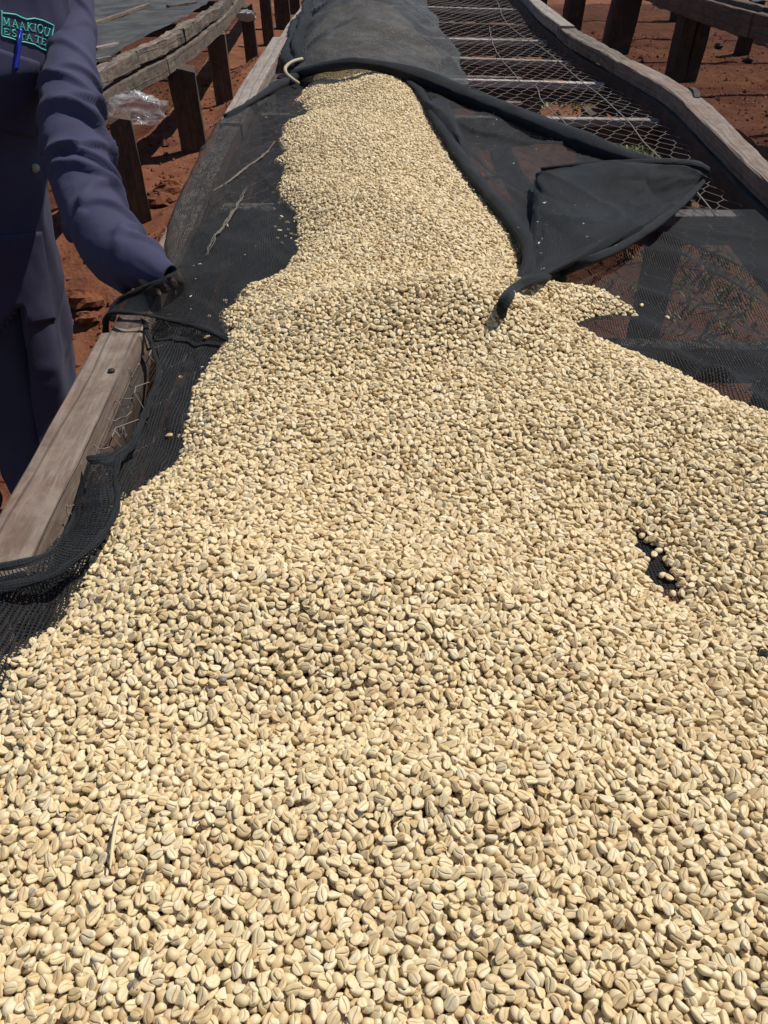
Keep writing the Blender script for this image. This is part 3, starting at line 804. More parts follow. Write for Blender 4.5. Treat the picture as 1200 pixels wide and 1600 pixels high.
patch('net_sheet', lrows, 150, 260, M['net_left'], left, uvoff=(0.3, 0.2),
      wr=lambda u, v, G: (0.005 * fbm(G[..., 0] * 16 + G[..., 1] * 6, G[..., 1] * 3, 3, 3) + 0.006 * (1 - np.abs(vnoise(G[..., 0] * 11 + G[..., 1] * 4, G[..., 1] * 1.6, 12))) ** 6 + 0.0012 * fbm(G[..., 0] * 60, G[..., 1] * 26, 7, 2)) * np.clip((0.1 - G[..., 0]) / 0.2, 0, 1))
tube('rolled_hem', PP([(167, 535, .82), (166, 500, .893), (176, 488, .914), (215, 490, .920), (262, 499, .902), (320, 514, .894), (360, 532, .888), (430, 556, .884)]), [.005, .005, .0045, .004, .004, .0045, .0045, .004], M['net_hem'], left, ns=12, n=110, rough=0.6, flat=.7, seed=11)
tube('rolled_hem', PP([(170, 500, .895), (184, 472, .915), (205, 458, .932), (240, 442, .946), (268, 432, .955)]), [.007, .006, .004, .0035, .003], M['net_hem'], left, ns=12, n=80, rough=0.8, flat=.7, seed=12)
tube('rolled_hem', PP([(352, 182, .906), (374, 170, .910), (400, 155, .902), (430, 137, .896), (462, 122, .892), (482, 112, .892)]), [.006, .007, .010, .014, .016, .013], M['net_hem'], left, ns=12, n=50, rough=0.45, seed=13)

# cover net pulled back over the far beans
cover = empty('shade_net', (0.1, 3.2, ZN))
tag(cover, 'fine dark cover net over the far beans, rolled back with a folded flap', 'shade net')
crows = [
    PP([(452, 118, .88), (470, 112, .90), (510, 104, .945), (560, 98, .965), (620, 108, .952), (672, 124, .925), (705, 136, .90), (728, 142, .88)]),
    PP([(452, 96, .88), (470, 88, .905), (515, 80, .965), (570, 72, .985), (630, 80, .970), (678, 95, .935), (706, 108, .90), (724, 118, .88)]),
    PP([(458, 66, .88), (474, 56, .91), (520, 46, .98), (575, 40, 1.01), (632, 48, .985), (676, 62, .94), (700, 76, .90), (714, 86, .88)]),
    PP([(468, 38, .885), (482, 28, .92), (525, 14, .99), (575, 8, 1.025), (622, 12, 1.005), (660, 30, .945), (682, 45, .90), (694, 56, .88)]),
    PP([(474, 10, .885), (488, 0, .93), (525, -18, .995), (575, -24, 1.02), (612, -20, 1.00), (644, -2, .94), (664, 12, .90), (676, 24, .88)]),
    PP([(480, -20, .885), (496, -30, .93), (530, -48, .99), (570, -54, 1.01), (605, -48, .99), (634, -30, .94), (652, -16, .90), (662, -8, .88)]),
    [(-0.22, 7.2, .88), (-0.17, 7.2, .91), (-0.05, 7.2, .98), (0.1, 7.2, .99), (0.25, 7.2, .98), (0.36, 7.2, .93), (0.42, 7.2, .90), (0.46, 7.2, .88)],
    [(-0.2, 9.0, .88), (-0.15, 9.0, .91), (-0.05, 9.0, .97), (0.1, 9.0, .98), (0.25, 9.0, .97), (0.36, 9.0, .93), (0.42, 9.0, .90), (0.46, 9.0, .88)],
]
patch('net_sheet', crows, 130, 240, M['net_sheet'], cover, wr=lambda u, v, G: 0.018 * fbm(G[..., 0] * 8, G[..., 1] * 5, 5, 4) + 0.022 * (1 - np.abs(vnoise(G[..., 0] * 7 + G[..., 1] * 2.5, G[..., 1] * 2.4, 9))) ** 6)
tube('rolled_hem', PP([(448, 118, .895), (478, 112, .91), (520, 103, .955), (560, 99, .972), (620, 109, .958), (680, 130, .93), (722, 148, .906), (800, 178, .90), (880, 210, .902), (960, 240, .905), (1030, 262, .908), (1085, 270, .912)]),
     [.012, .018, .020, .020, .024, .029, .030, .030, .028, .025, .022, .018], M['net_hem'], cover, ns=18, n=140, rough=0.28, flat=0.75, seed=21)
srows = [
    PP([(640, 130, .93), (722, 152, .893), (800, 184, .889), (880, 216, .888), (960, 246, .890), (1075, 274, .893)]),
    PP([(645, 134, .92), (716, 178, .885), (780, 226, .882), (850, 268, .882), (930, 300, .884), (1050, 318, .886)]),
    PP([(650, 138, .915), (704, 196, .890), (758, 254, .884), (815, 310, .884), (880, 360, .884), (960, 375, .884)]),
    PP([(652, 142, .915), (696, 206, .915), (745, 278, .913), (798, 340, .912), (826, 388, .912), (822, 432, .908)]),
]
patch('side_panel', srows, 130, 70, M['net_cover'], cover, uvoff=(0.1, 0.7), wr=lambda u, v, G: 0.009 * fbm(u * 5 - v * 9, v * 9, 8, 3) + 0.014 * (1 - np.abs(vnoise(u * 4 + v * 8, v * 2, 3))) ** 6 + 0.0015 * fbm(u * 40, v * 40, 2, 2))
tube('rolled_hem', PP([(632, 124, .935), (655, 143, .922), (690, 200, .918), (740, 274, .917), (793, 338, .917), (824, 382, .914), (826, 420, .912), (812, 444, .910)]), [.010, .012, .013, .014, .014, .013, .012, .010], M['net_hem'], cover, ns=14, n=90, rough=0.3, flat=0.8, seed=23)
patch('standing_fold', [PP([(655, 158, .918), (688, 205, .918), (714, 232, .915), (730, 250, .91)]), PP([(668, 158, .935), (700, 182, .940), (716, 208, .930), (732, 248, .91)]), PP([(690, 150, .900), (704, 165, .915), (718, 200, .90), (738, 246, .895)])], 40, 20, M['net_cover'], cover, wr=wr_soft(0.002, 12, 0.001, 40, 3))
frows = [
    PP([(838, 268, .905), (850, 262, .925), (890, 258, .942), (945, 254, .950), (1020, 254, .950), (1080, 256, .942), (1102, 264, .925)]),
    PP([(836, 285, .918), (848, 282, .932), (890, 284, .942), (950, 284, .940), (1020, 276, .938), (1078, 272, .932), (1104, 274, .920)]),
    PP([(837, 320, .914), (850, 320, .925), (895, 325, .936), (960, 322, .918), (1030, 306, .910), (1078, 292, .910), (1098, 282, .908)]),
    PP([(838, 360, .912), (850, 362, .918), (900, 366, .926), (960, 356, .925), (1020, 332, .920), (1068, 308, .915), (1092, 290, .908)]),
    PP([(832, 400, .910), (848, 402, .915), (900, 392, .918), (962, 374, .918), (1030, 338, .914), (1070, 310, .912), (1090, 294, .906)]),
    PP([(802, 446, .945), (838, 434, .925), (900, 412, .910), (968, 384, .910), (1038, 340, .908), (1072, 314, .906), (1088, 298, .904)]),
]
patch('flap', frows, 110, 80, M['net_hem'], cover, uvoff=(0.6, 0.1), wr=lambda u, v, G: 0.007 * fbm(u * 7 + v * 5, v * 12, 2, 3) + 0.009 * (1 - np.abs(vnoise(u * 5 - v * 9, v * 5 + u * 5, 31))) ** 5 - 0.004 * (1 - np.abs(vnoise(u * 9 + v * 3, v * 9 - u * 3, 37))) ** 6 - 0.012 * np.exp(-((v - v.min() - 0.09) / 0.03) ** 2) * np.exp(-((u - u.min() - 0.22) / 0.09) ** 2) + 0.001 * fbm(u * 45, v * 45, 8, 2))
patch('flap_back', [PP([(836, 300, .905), (850, 300, .900), (900, 300, .895), (1000, 290, .893), (1090, 276, .893)]), PP([(806, 440, .898), (838, 430, .893), (900, 408, .890), (1000, 360, .890), (1086, 296, .892)])], 50, 30, M['net_cover'], cover, wr=wr_soft(0.002, 9, 0.001, 30, 3))
patch('tongue', [PP([(834, 280, .912), (832, 330, .914), (822, 390, .915), (800, 446, .912)]), PP([(842, 285, .925), (842, 330, .926), (836, 390, .922), (818, 444, .918)]), PP([(850, 290, .910), (858, 340, .905), (862, 395, .905), (860, 426, .908)])], 60, 16, M['net_cover'], cover, wr=wr_soft(0.002, 9, 0.001, 30, 6))
tube('rolled_hem', PP([(846, 264, .922), (900, 258, .938), (960, 254, .944), (1030, 254, .944), (1085, 258, .938), (1104, 266, .925)]), [.004, .005, .006, .009, .012, .010], M['net_hem'], cover, ns=12, n=60, rough=0.25, flat=.8, seed=26)
# bunched ruffle of the cover net along its left side
for i, pts in enumerate([[(470, 100, .905), (464, 80, .915), (468, 62, .92), (476, 42, .925), (478, 20, .93), (484, 0, .93)], [(458, 108, .89), (450, 92, .895), (456, 70, .90), (462, 48, .90), (470, 30, .905)]]):
    tube('ruffle', PP(pts), [.022, .028, .024, .028, .026, .022][:len(pts)], M['net_cover'], cover, ns=14, n=60, rough=0.7, flat=.7, seed=30 + i)
# pale flecks of husk caught on the cover net
mb = MB()
for (px, py, z, sx, sy, n_) in [(705, 205, .92, 10, 14, 12), (735, 260, .915, 12, 14, 16), (765, 290, .912, 10, 10, 10), (846, 380, .925, 3, 30, 10), (900, 330, .94, 40, 30, 12), (760, 200, .895, 40, 20, 10), (860, 240, .895, 40, 14, 6), (300, 420, .92, 40, 60, 16), (380, 300, .89, 30, 60, 8), (600, 60, 1.01, 60, 30, 8)]:
    for k in range(n_):
        c = P(px + random.gauss(0, sx), py + random.gauss(0, sy), z + 0.004)
        r_ = random.uniform(.0008, .0022)
        mb.add([c + Vector((random.gauss(0, r_), random.gauss(0, r_), random.uniform(-.001, .001))) for q in range(4)], [(0, 1, 2), (0, 2, 3), (0, 1, 3)])
M['fleck'] = simple('pale_husk_fleck', (0.55, 0.50, 0.40), 0.8)
tag(mb.build('husk_flecks', M['fleck']), 'tiny pale husk flecks sprinkled over the black cover net', 'husk flecks', kind='stuff')
# cords and sticks on the nets
M['cane'] = simple('pale_cane', (0.40, 0.32, 0.22), 0.7)
M['twine'] = simple('frayed_twine', (0.13, 0.11, 0.085), 0.9)
tag(tube('bent_cane', PP([(472, 92, .935), (456, 97, .935), (446, 106, .925), (447, 114, .915), (455, 122, .905), (466, 130, .900)]), .0055, M['cane'], None, ns=8, n=40, rough=0.15), 'bent pale cane poking out of the black net, left of the far beans', 'cane')
def twine(pts, r, seed):
    mb = MB()
    for k in range(4):
        q = catmull([P(*p) for p in pts], 70)
        q[:, 0] += 0.004 * vnoise(np.arange(70) * 0.25, np.full(70, k * 3.0), seed) 
        q[:, 2] += 0.001 * k * 0.3 + 0.001 * vnoise(np.arange(70) * 0.4, np.full(70, k * 5.0), seed)
        mb.add(*tube_geo(q, r * np.sin(np.linspace(0.15, math.pi - 0.15, 70)), ns=5))
    return mb
tag(twine([(330, 300, .8985), (355, 285, .895), (385, 262, .891), (415, 240, .888), (430, 220, .888)], .0016, 2).build('twine', M['twine']), 'pale frayed twine lying on the left net, upper of the two strands', 'twine')
tag(twine([(322, 400, .907), (335, 372, .902), (355, 345, .894), (372, 318, .891), (386, 292, .8885)], .0011, 5).build('twine', M['twine']), 'dull frayed twine lying on the left net, lower of the two strands', 'twine')

# ------------------------------------------------------------------ coffee beans
def bean_mesh(name, l, w, h, seed, curl=0.0, n=15, k=18, shut=1.0):
    r = np.random.default_rng(seed)
    Vs, cr = [], []
    a = np.linspace(0.06, math.pi - 0.06, n)
    ph = list(np.linspace(0, math.pi, 9))                                     # dome
    flat_s = [-0.80, -0.5, -0.25, -0.10, -0.022, 0.022, 0.10, 0.25, 0.5, 0.80]  # flat face, crowded at the crease
    for i, t in enumerate(a):
        x = math.cos(t) * l / 2
        s = max(math.sin(t), 0.0) ** 0.80
        wob = 0.09 * math.sin(t * 3 + seed)
        sh = 0.10 * w * math.sin(2.1 * (t - math.pi / 2) + seed)               # S shaped crease
        for p in ph:
            Vs.append((x, math.cos(p) * w / 2 * s, math.sin(p) ** 0.9 * h * s * (1 + 0.05 * math.sin(3 * t + seed)) - curl * (x / l) ** 2 * h * 2 * 0 + 0.0))
            cr.append(0.0)
        for f in flat_s:
            e = f
            y = e * w / 2 * s + (sh * s * (1 - abs(f)) if abs(f) < 0.6 else 0)
            bulge = -0.22 * h * (1 - abs(f) ** 2.5) * s
            g = 0.0
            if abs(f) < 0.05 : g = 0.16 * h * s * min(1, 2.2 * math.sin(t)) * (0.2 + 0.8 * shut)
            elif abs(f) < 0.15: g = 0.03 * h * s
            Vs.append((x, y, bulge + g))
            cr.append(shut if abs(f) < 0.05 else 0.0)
    m = len(ph) + len(flat_s)
    # order ring: dome from +y to -y, then flat from -y to +y
    Vs = np.array(Vs)
    rr = r.normal(0, 1, 3)
    nz = 0.055 * l * fbm(Vs[:, 0] / l * 3 + rr[0], Vs[:, 1] / w * 3 + Vs[:, 2] / h + rr[1], seed, 2)
    Vs[:, 2] += nz * 0.6
    Vs[:, 1] += curl * w * ((Vs[:, 0] / l * 2) ** 2 - 0.4) * 0.3
    idx = np.arange(n * m).reshape(n, m)
    nx = np.roll(idx, -1, axis=1)
    Fc = [tuple(f) for f in np.stack([idx[:-1], nx[:-1], nx[1:], idx[1:]], -1).reshape(-1, 4)]
    Vs = np.concatenate([Vs, [[l / 2, 0, h * 0.25], [-l / 2, 0, h * 0.25]]])
    cr += [0.0, 0.0]
    c0, c1 = n * m, n * m + 1
    for j in range(m):
        Fc.append((idx[0, j], c0, idx[0, (j + 1) % m]))
        Fc.append((idx[-1, (j + 1) % m], c1, idx[-1, j]))
    o = mesh_obj(name, Vs, Fc, M['bean'], None, None, True, col=None)
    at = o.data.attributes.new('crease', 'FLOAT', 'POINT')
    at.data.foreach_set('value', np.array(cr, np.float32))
    bm = bmesh.new()
    bm.from_mesh(o.data)
    bmesh.ops.recalc_face_normals(bm, faces=bm.faces)
    bm.to_mesh(o.data)
    bm.free()
    return o
LW = [(.0090, .0069, .0039), (.0086, .0065, .0037), (.0098, .0067, .0038), (.0081, .0067, .0040), (.0092, .0063, .0036), (.0077, .0061, .0047), (.0088, .0071, .0039), (.0094, .0068, .0034),
      (.0084, .0070, .0038), (.0101, .0064, .0036), (.0060, .0062, .0034), (.0074, .0066, .0017)]
LW = [tuple(0.985 * q for q in d) for d in LW]
CURL = (0.0, .3, .6, 0, -.5, 0, .2, -.3, .5, .8, .3, 1.2)
SHUT = (1, .8, .9, .25, 1, .5, .7, .2, .9, .6, .5, .1)
protos = [bean_mesh('coffee_bean', *d, seed=i + 1, curl=CURL[i], shut=SHUT[i]) for i, d in enumerate(LW)]
pcol = bpy.data.collections.new('bean_kinds')
for o in protos: pcol.objects.link(o)

# outline of the heap on the net
left_b = [(-25, 1046), (70, 985), (100, 930), (130, 880), (170, 802), (225, 762), (280, 722), (290, 660), (310, 592), (357, 530), (332, 492), (375, 480), (372, 462), (402, 448), (445, 430), (470, 390), (462, 345), (440, 318), (436, 262), (440, 200), (488, 182), (462, 162), (480, 140), (494, 118)]
right_b = [(600, 112), (640, 130), (668, 158), (700, 215), (748, 285), (800, 345), (832, 392), (830, 440), (880, 452), (932, 456), (965, 470), (994, 490), (930, 496), (878, 514), (950, 545), (1010, 564), (1070, 590), (1160, 642), (1205, 652)]
poly = [P(a, b, ZN + 0.004) for a, b in left_b]
poly += [Vector((-0.10, 3.02, 0)), Vector((-0.19, 3.2, 0)), Vector((-0.2, 3.8, 0)), Vector((-0.15, 4.4, 0)), Vector((0.22, 4.4, 0)), Vector((0.27, 3.7, 0)), Vector((0.31, 3.3, 0)), Vector((0.28, 3.08, 0))]
poly += [P(a, b, ZN + 0.004) for a, b in right_b]
poly += [Vector((0.66, 0.70, 0)), Vector((0.70, 0.4, 0)), Vector((0.66, -0.02, 0)), Vector((-0.326, -0.02, 0)), Vector((-0.326, 0.30, 0)), Vector((-0.326, 0.40, 0))]
hole = [P(a, b, ZN + 0.004) for a, b in [(982, 828), (1004, 822), (1022, 850), (1040, 866), (1054, 906), (1062, 940), (1040, 936), (1022, 908), (1002, 872), (990, 848)]]
def sdist(poly, X, Y):
    p = np.array([(v.x, v.y) for v in poly])
    q = np.roll(p, -1, axis=0)
    inside = np.zeros(X.shape, bool)
    dist = np.full(X.shape, 9.0)
    for (x0, y0), (x1, y1) in zip(p, q):
        cond = (y0 > Y) != (y1 > Y)
        inside ^= cond & (X < (x1 - x0) * (Y - y0) / (y1 - y0 + 1e-12) + x0)
        dx, dy = x1 - x0, y1 - y0
        t = np.clip(((X - x0) * dx + (Y - y0) * dy) / (dx * dx + dy * dy + 1e-12), 0, 1)
        dist = np.minimum(dist, np.hypot(X - x0 - t * dx, Y - y0 - t * dy))
    return np.where(inside, dist, -dist)
CELL = 0.0014
GX0, GX1, GY0, GY1 = -0.34, 0.74, -0.03, 4.3
nx_, ny_ = int((GX1 - GX0) / CELL), int((GY1 - GY0) / CELL)
cx_ = np.arange(GX0, GX1 + 0.006, 0.006)
cy_ = np.arange(GY0, GY1 + 0.006, 0.006)
CX, CY = np.meshgrid(cx_, cy_)
SD = sdist(poly, CX, CY) + 0.006 * fbm(CX * 40, CY * 40, 4, 2)
SD = SD + 0.016 * fbm(CX * 19, CY * 19, 44, 3) * np.clip((CY - 1.0) / 0.15, 0, 1) * np.clip((0.1 - CX) / 0.1, 0, 1)
HD = -sdist(hole, CX, CY) + 0.010 * fbm(CX * 55, CY * 55, 14, 2)
def gauss(c, sx, sy, rot, amp):
    dx, dy = CX - c.x, CY - c.y
    a, b = dx * math.cos(rot) + dy * math.sin(rot), -dx * math.sin(rot) + dy * math.cos(rot)
    return amp * np.exp(-(a / sx) ** 2 - (b / sy) ** 2)
D = np.minimum(np.clip(SD, 0, 1), np.clip(HD, 0, 1) * 0.42)
prof = 0.046 * (1 - np.exp(-D / 0.055))
feat = gauss(P(640, 505, .92), .17, .085, 0.05, .034) + gauss(P(800, 520, .9), .14, .06, -0.2, .016) + gauss(P(450, 520, .9), .08, .07, 0.3, .010)
feat += gauss(P(560, 930, .92), .20, .055, 0.08, .016) + gauss(P(300, 900, .9), .09, .06, .5, .008) + gauss(P(900, 700, .9), .09, .10, -.5, .012)
feat += gauss(P(560, 1230, .93), .18, .03, 0.1, .006) - gauss(P(600, 1090, .92), .16, .035, 0.05, .010) - gauss(P(640, 760, .9), .18, .07, 0, .008)
feat += gauss(P(560, 235, .9), .12, .20, 0.0, .014) + gauss(P(560, 330, .9), .14, .09, -.5, .012) + gauss(P(600, 150, .9), .1, .25, 0, .02) + gauss(P(680, 390, .9), .10, .12, 0.4, .012)
und = 0.0065 * fbm(CX * 9, CY * 6 + CX * 2, 21, 3)
T = prof + (1.55 * feat + und) * (1 - np.exp(-D / 0.07))
deep = np.clip((CY - 2.9) / 0.5, 0, 1)
T = T + deep * 0.052 * (1 - np.exp(-D / 0.12))
core = np.where(SD > 0, np.maximum(T - 0.0085, 0.0), 0.0) + ZN
T = T + ZN + 0.0035
fx = (np.arange(nx_) * CELL + CELL / 2) / 0.006
fy = (np.arange(ny_) * CELL + CELL / 2) / 0.006
def up(A):
    ix = np.clip(fx.astype(int), 0, A.shape[1] - 2)
    iy = np.clip(fy.astype(int), 0, A.shape[0] - 2)
    ax, ay = fx - ix, fy - iy
    B = A[:, ix] * (1 - ax) + A[:, ix + 1] * ax
    return B[iy] * (1 - ay)[:, None] + B[iy + 1] * ay[:, None]
H = up(core).astype(np.float32)
TT = up(T).astype(np.float32)
loose = ((SD > -0.030) & (SD < 0.0) & (rng.random(SD.shape) < 0.055 * np.exp(SD / 0.014))).astype(float)
MASK = (up(np.minimum(SD, HD)) > 0.0015) | (up(loose) > 0.62)
K = np.arange(-4, 5)
OX, OY = [a.ravel() for a in np.meshgrid(K, K)]
OXm, OYm = OX * CELL, OY * CELL
dims = np.array(LW)
res = []
def drop(ix, iy):
    n = len(ix)
    kind = rng.choice(12, n, p=[.13, .13, .09, .10, .10, .04, .10, .09, .08, .06, .035, .045])
    sc = np.clip(rng.normal(1.0, 0.085, n), .78, 1.2)
    l, w, h = (dims[kind] * sc[:, None]).T
    yaw = rng.random(n) * 2 * math.pi
    up_ = rng.random(n) < 0.46                 # flat face up
    c, s = np.cos(yaw), np.sin(yaw)
    lx = (OXm[None] * c[:, None] + OYm[None] * s[:, None]) / (l[:, None] / 2)
    ly = (-OXm[None] * s[:, None] + OYm[None] * c[:, None]) / (w[:, None] / 2)
    r2 = lx ** 2 + ly ** 2
    msk = r2 < 1.0
    Hv = H[iy[:, None] + OY[None], ix[:, None] + OX[None]]
    mf = msk.astype(np.float32)
    cnt = mf.sum(1)
    mean = (Hv * mf).sum(1) / cnt
    gx = ((Hv - mean[:, None]) * mf * OXm[None]).sum(1) / (mf * OXm[None] ** 2).sum(1)
    gy = ((Hv - mean[:, None]) * mf * OYm[None]).sum(1) / (mf * OYm[None] ** 2).sum(1)
    gx = np.clip(0.8 * gx + rng.normal(0, 0.30, n), -1.0, 1.0)
    gy = np.clip(0.8 * gy + rng.normal(0, 0.30, n), -1.0, 1.0)
    pl = gx[:, None] * OXm[None] + gy[:, None] * OYm[None]
    dome = h[:, None] * np.sqrt(np.clip(1 - r2, 0, 1))
    und_ = np.where(up_[:, None], -dome, 0.0)
    top = np.where(up_[:, None], 0.0, dome)
    clear = np.where(msk, Hv - pl - und_, -9)
    srt = np.sort(clear, axis=1)
    z0 = srt[:, -4]                                # let a corner or two nestle in
    mid_ = z0 + np.where(up_, -0.5 * h, 0.5 * h)
    return kind, sc, yaw, up_, gx, gy, z0, mid_, msk, pl, top, mean
TILE = 9                                            # cells: 14 mm
fails = 0
total = 0
for bt in range(420):
    ox, oy = rng.integers(0, 2 * TILE, 2)
    tx = np.arange(ox + 6, nx_ - TILE - 6, 2 * TILE)
    ty = np.arange(oy + 6, ny_ - TILE - 6, 2 * TILE)
    BX, BY = [a.ravel() for a in np.meshgrid(tx, ty)]
    best = None
    for m in range(3):
        ix = BX + rng.integers(0, TILE, len(BX))
        iy = BY + rng.integers(0, TILE, len(BX))
        sc_ = np.where(MASK[iy, ix], H[iy, ix] - TT[iy, ix], 9)
        if best is None: best = [ix, iy, sc_]
        else:
            k = sc_ < best[2]
            best = [np.where(k, ix, best[0]), np.where(k, iy, best[1]), np.where(k, sc_, best[2])]
    ok = best[2] < 0.0
    ix, iy = best[0][ok], best[1][ok]
    if len(ix) < 5: continue
    kind, sc, yaw, up_, gx, gy, z0, mid_, msk, pl, top, mean = drop(ix, iy)
    lim = TT[iy, ix] + np.where(np.arange(len(ix)) % 9 == 0, 0.0022, 0.0006)
    acc = mid_ < lim
    if acc.sum() < 12:
        fails += 1
        if fails > 12: break
    a = np.nonzero(acc)[0]
    if not len(a): continue
    YY = iy[a][:, None] + OY[None]
    XX = ix[a][:, None] + OX[None]
    newh = np.where(msk[a], z0[a][:, None] + pl[a] + top[a], -9)
    H[YY, XX] = np.maximum(H[YY, XX], newh)
    res.append(np.stack([GX0 + (ix[a] + .5) * CELL, GY0 + (iy[a] + .5) * CELL, z0[a], gx[a], gy[a], yaw[a], up_[a], kind[a], sc[a]], 1))
    total += len(a)
B = np.concatenate(res)
# hand-placed strays lying on bare net
stray = [(943, 452, 'stray bean alone on the black net, nearest the folded flap'), (965, 463, 'stray bean on the net just right of the bean spit tip, beside a lower pair'), (1003, 475, 'stray bean on bare net right of the flap, beyond the bean spit tip'), (1043, 494, 'farthest stray bean, alone on the right hand net'), (437, 360, None), (430, 353, None), (446, 368, None), (440, 378, None), (455, 372, None), (434, 372, None), (450, 357, None), (463, 367, None), (1012, 842, None), (1022, 866, None), (1030, 858, None), (1046, 902, None), (1036, 896, None), (1004, 834, None), (1052, 925, None), (383, 452, None), (378, 462, None), (388, 470, None), (392, 462, None), (1088, 606, None), (1100, 612, None), (1134, 626, None), (1160, 634, None), (452, 186, None), (466, 174, None), (476, 190, None), (416, 190, None), (355, 360, None), (1030, 578, None)]
def bean_matrix(b):
    n = Vector((-b[3], -b[4], 1)).normalized()
    xa = Vector((math.cos(b[5]), math.sin(b[5]), 0))
    xa = (xa - n * xa.dot(n)).normalized()
    za = -n if b[6] else n
    ya = za.cross(xa)
    return xa, ya, za
gi = lambda x, y: H[int((y - GY0) / CELL), int((x - GX0) / CELL)]
strays = []
for (a, b_, lab) in stray:
    p = P(a, b_, ZN + 0.004)
    zz = ZN + 0.001 + (0.012 if p.x < -0.2 else 0)
    u_ = random.random() < 0.4
    kk = random.randrange(8)
    strays.append((np.array([p.x, p.y, zz + (LW[kk][2] if u_ else 0), 0, 0, random.uniform(0, 6.28), u_, kk, 1.0]), lab))
# the 300 beans nearest the camera that show: individuals
cw = np.array([0, 0, CAM_Z])
dst = np.linalg.norm(B[:, :3] - cw, axis=1)
m4 = Matrix.LocRotScale(camo.location, camo.rotation_euler, None).inverted()
loc = np.array([(m4 @ Vector(b[:3]))[:] for b in B])
ppx = 600 + F_PX * loc[:, 0] / -loc[:, 2]
ppy = 800 - F_PX * loc[:, 1] / -loc[:, 2]
topz = H[np.clip(((B[:, 1] - GY0) / CELL).astype(int), 0, ny_ - 1), np.clip(((B[:, 0] - GX0) / CELL).astype(int), 0, nx_ - 1)]
cent_top = B[:, 2] + np.where(B[:, 6] > 0, 0, dims[B[:, 7].astype(int), 2] * B[:, 8])
shows = (ppx > 12) & (ppx < 1188) & (ppy > 60) & (ppy < 1588) & (topz - cent_top < 0.0006)
order = np.argsort(np.where(shows, dst, 99))
NI = 300 - len(strays)
ind = order[:NI]
keep = np.ones(len(B), bool)
keep[ind] = False
def put_bean(b, label, group):
    xa, ya, za = bean_matrix(b)
    o = bpy.data.objects.new('coffee_bean', protos[int(b[7])].data)
    mt = Matrix((xa, ya, za)).transposed().to_4x4()
    o.rotation_euler = mt.to_euler()
    o.location = b[:3]
    o.scale = (b[8],) * 3
    COL.objects.link(o)
    tag(o, label, 'coffee bean', group)
for i in ind:
    look = 'cream coffee bean, creased flat face up, in the closest rows along the bottom edge' if B[i][6] else 'cream coffee bean, smooth rounded back up, in the closest rows along the bottom edge'
    put_bean(B[i], look, 'coffee beans closest to the camera')
for b, lab in strays:
    if lab: put_bean(b, lab, 'stray beans on the black net')
    elif b[1] < 0.62: put_bean(b, 'cream coffee bean lying in the bare dark patch of net within the heap', 'beans in the bare patch')
    elif b[0] > 0.2: put_bean(b, 'stray cream bean on the open net beside the heap edge, right of the heap', 'stray beans on the black net')
    else: put_bean(b, 'stray cream bean on the black net beside the ragged heap edge, left of the heap', 'stray beans on the black net')
# all other beans: one mass
S = B[keep]
n = np.stack([-S[:, 3], -S[:, 4], np.ones(len(S))], 1)
n /= np.linalg.norm(n, axis=1, keepdims=True)
xa = np.stack([np.cos(S[:, 5]), np.sin(S[:, 5]), np.zeros(len(S))], 1)
xa -= n * (xa * n).sum(1, keepdims=True)
xa /= np.linalg.norm(xa, axis=1, keepdims=True)
za = np.where(S[:, 6:7] > 0, -n, n)
ya = np.cross(za, xa)
rot = np.stack([np.arctan2(ya[:, 2], za[:, 2]), np.arcsin(np.clip(-xa[:, 2], -1, 1)), np.arctan2(xa[:, 1], xa[:, 0])], 1)
pm_ = bpy.data.meshes.new('coffee_beans')
pm_.vertices.add(len(S))
pm_.vertices.foreach_set('co', S[:, :3].ravel())
a = pm_.attributes.new('rot', 'FLOAT_VECTOR', 'POINT'); a.data.foreach_set('vector', rot.ravel())
a = pm_.attributes.new('scl', 'FLOAT', 'POINT'); a.data.foreach_set('value', S[:, 8].astype(np.float32))
a = pm_.attributes.new('kin', 'INT', 'POINT'); a.data.foreach_set('value', S[:, 7].astype(np.int32))
po = bpy.data.objects.new('coffee_beans', pm_)
COL.objects.link(po)
tag(po, 'broad heap of pale cream parchment coffee beans spread along the bed', 'coffee beans', kind='stuff')
ng = bpy.data.node_groups.new('bean_scatter', 'GeometryNodeTree')
ng.interface.new_socket('Geometry', in_out='INPUT', socket_type='NodeSocketGeometry')
ng.interface.new_socket('Geometry', in_out='OUTPUT', socket_type='NodeSocketGeometry')
N = ng.nodes
gin, gout = N.new('NodeGroupInput'), N.new('NodeGroupOutput')
iop = N.new('GeometryNodeInstanceOnPoints')
ci = N.new('GeometryNodeCollectionInfo')
ci.inputs[0].default_value = pcol
ci.inputs[1].default_value = True
ci.inputs[2].default_value = True
iop.inputs['Pick Instance'].default_value = True
def named(nm, ty):
    q = N.new('GeometryNodeInputNamedAttribute')
    q.data_type = ty
    q.inputs[0].default_value = nm
    return q.outputs[0]
ng.links.new(gin.outputs[0], iop.inputs['Points'])
ng.links.new(ci.outputs[0], iop.inputs['Instance'])
ng.links.new(named('kin', 'INT'), iop.inputs['Instance Index'])
ng.links.new(named('rot', 'FLOAT_VECTOR'), iop.inputs['Rotation'])
ng.links.new(named('scl', 'FLOAT'), iop.inputs['Scale'])
ng.links.new(iop.outputs[0], gout.inputs[0])
md = po.modifiers.new('scatter', 'NODES')
md.node_group = ng
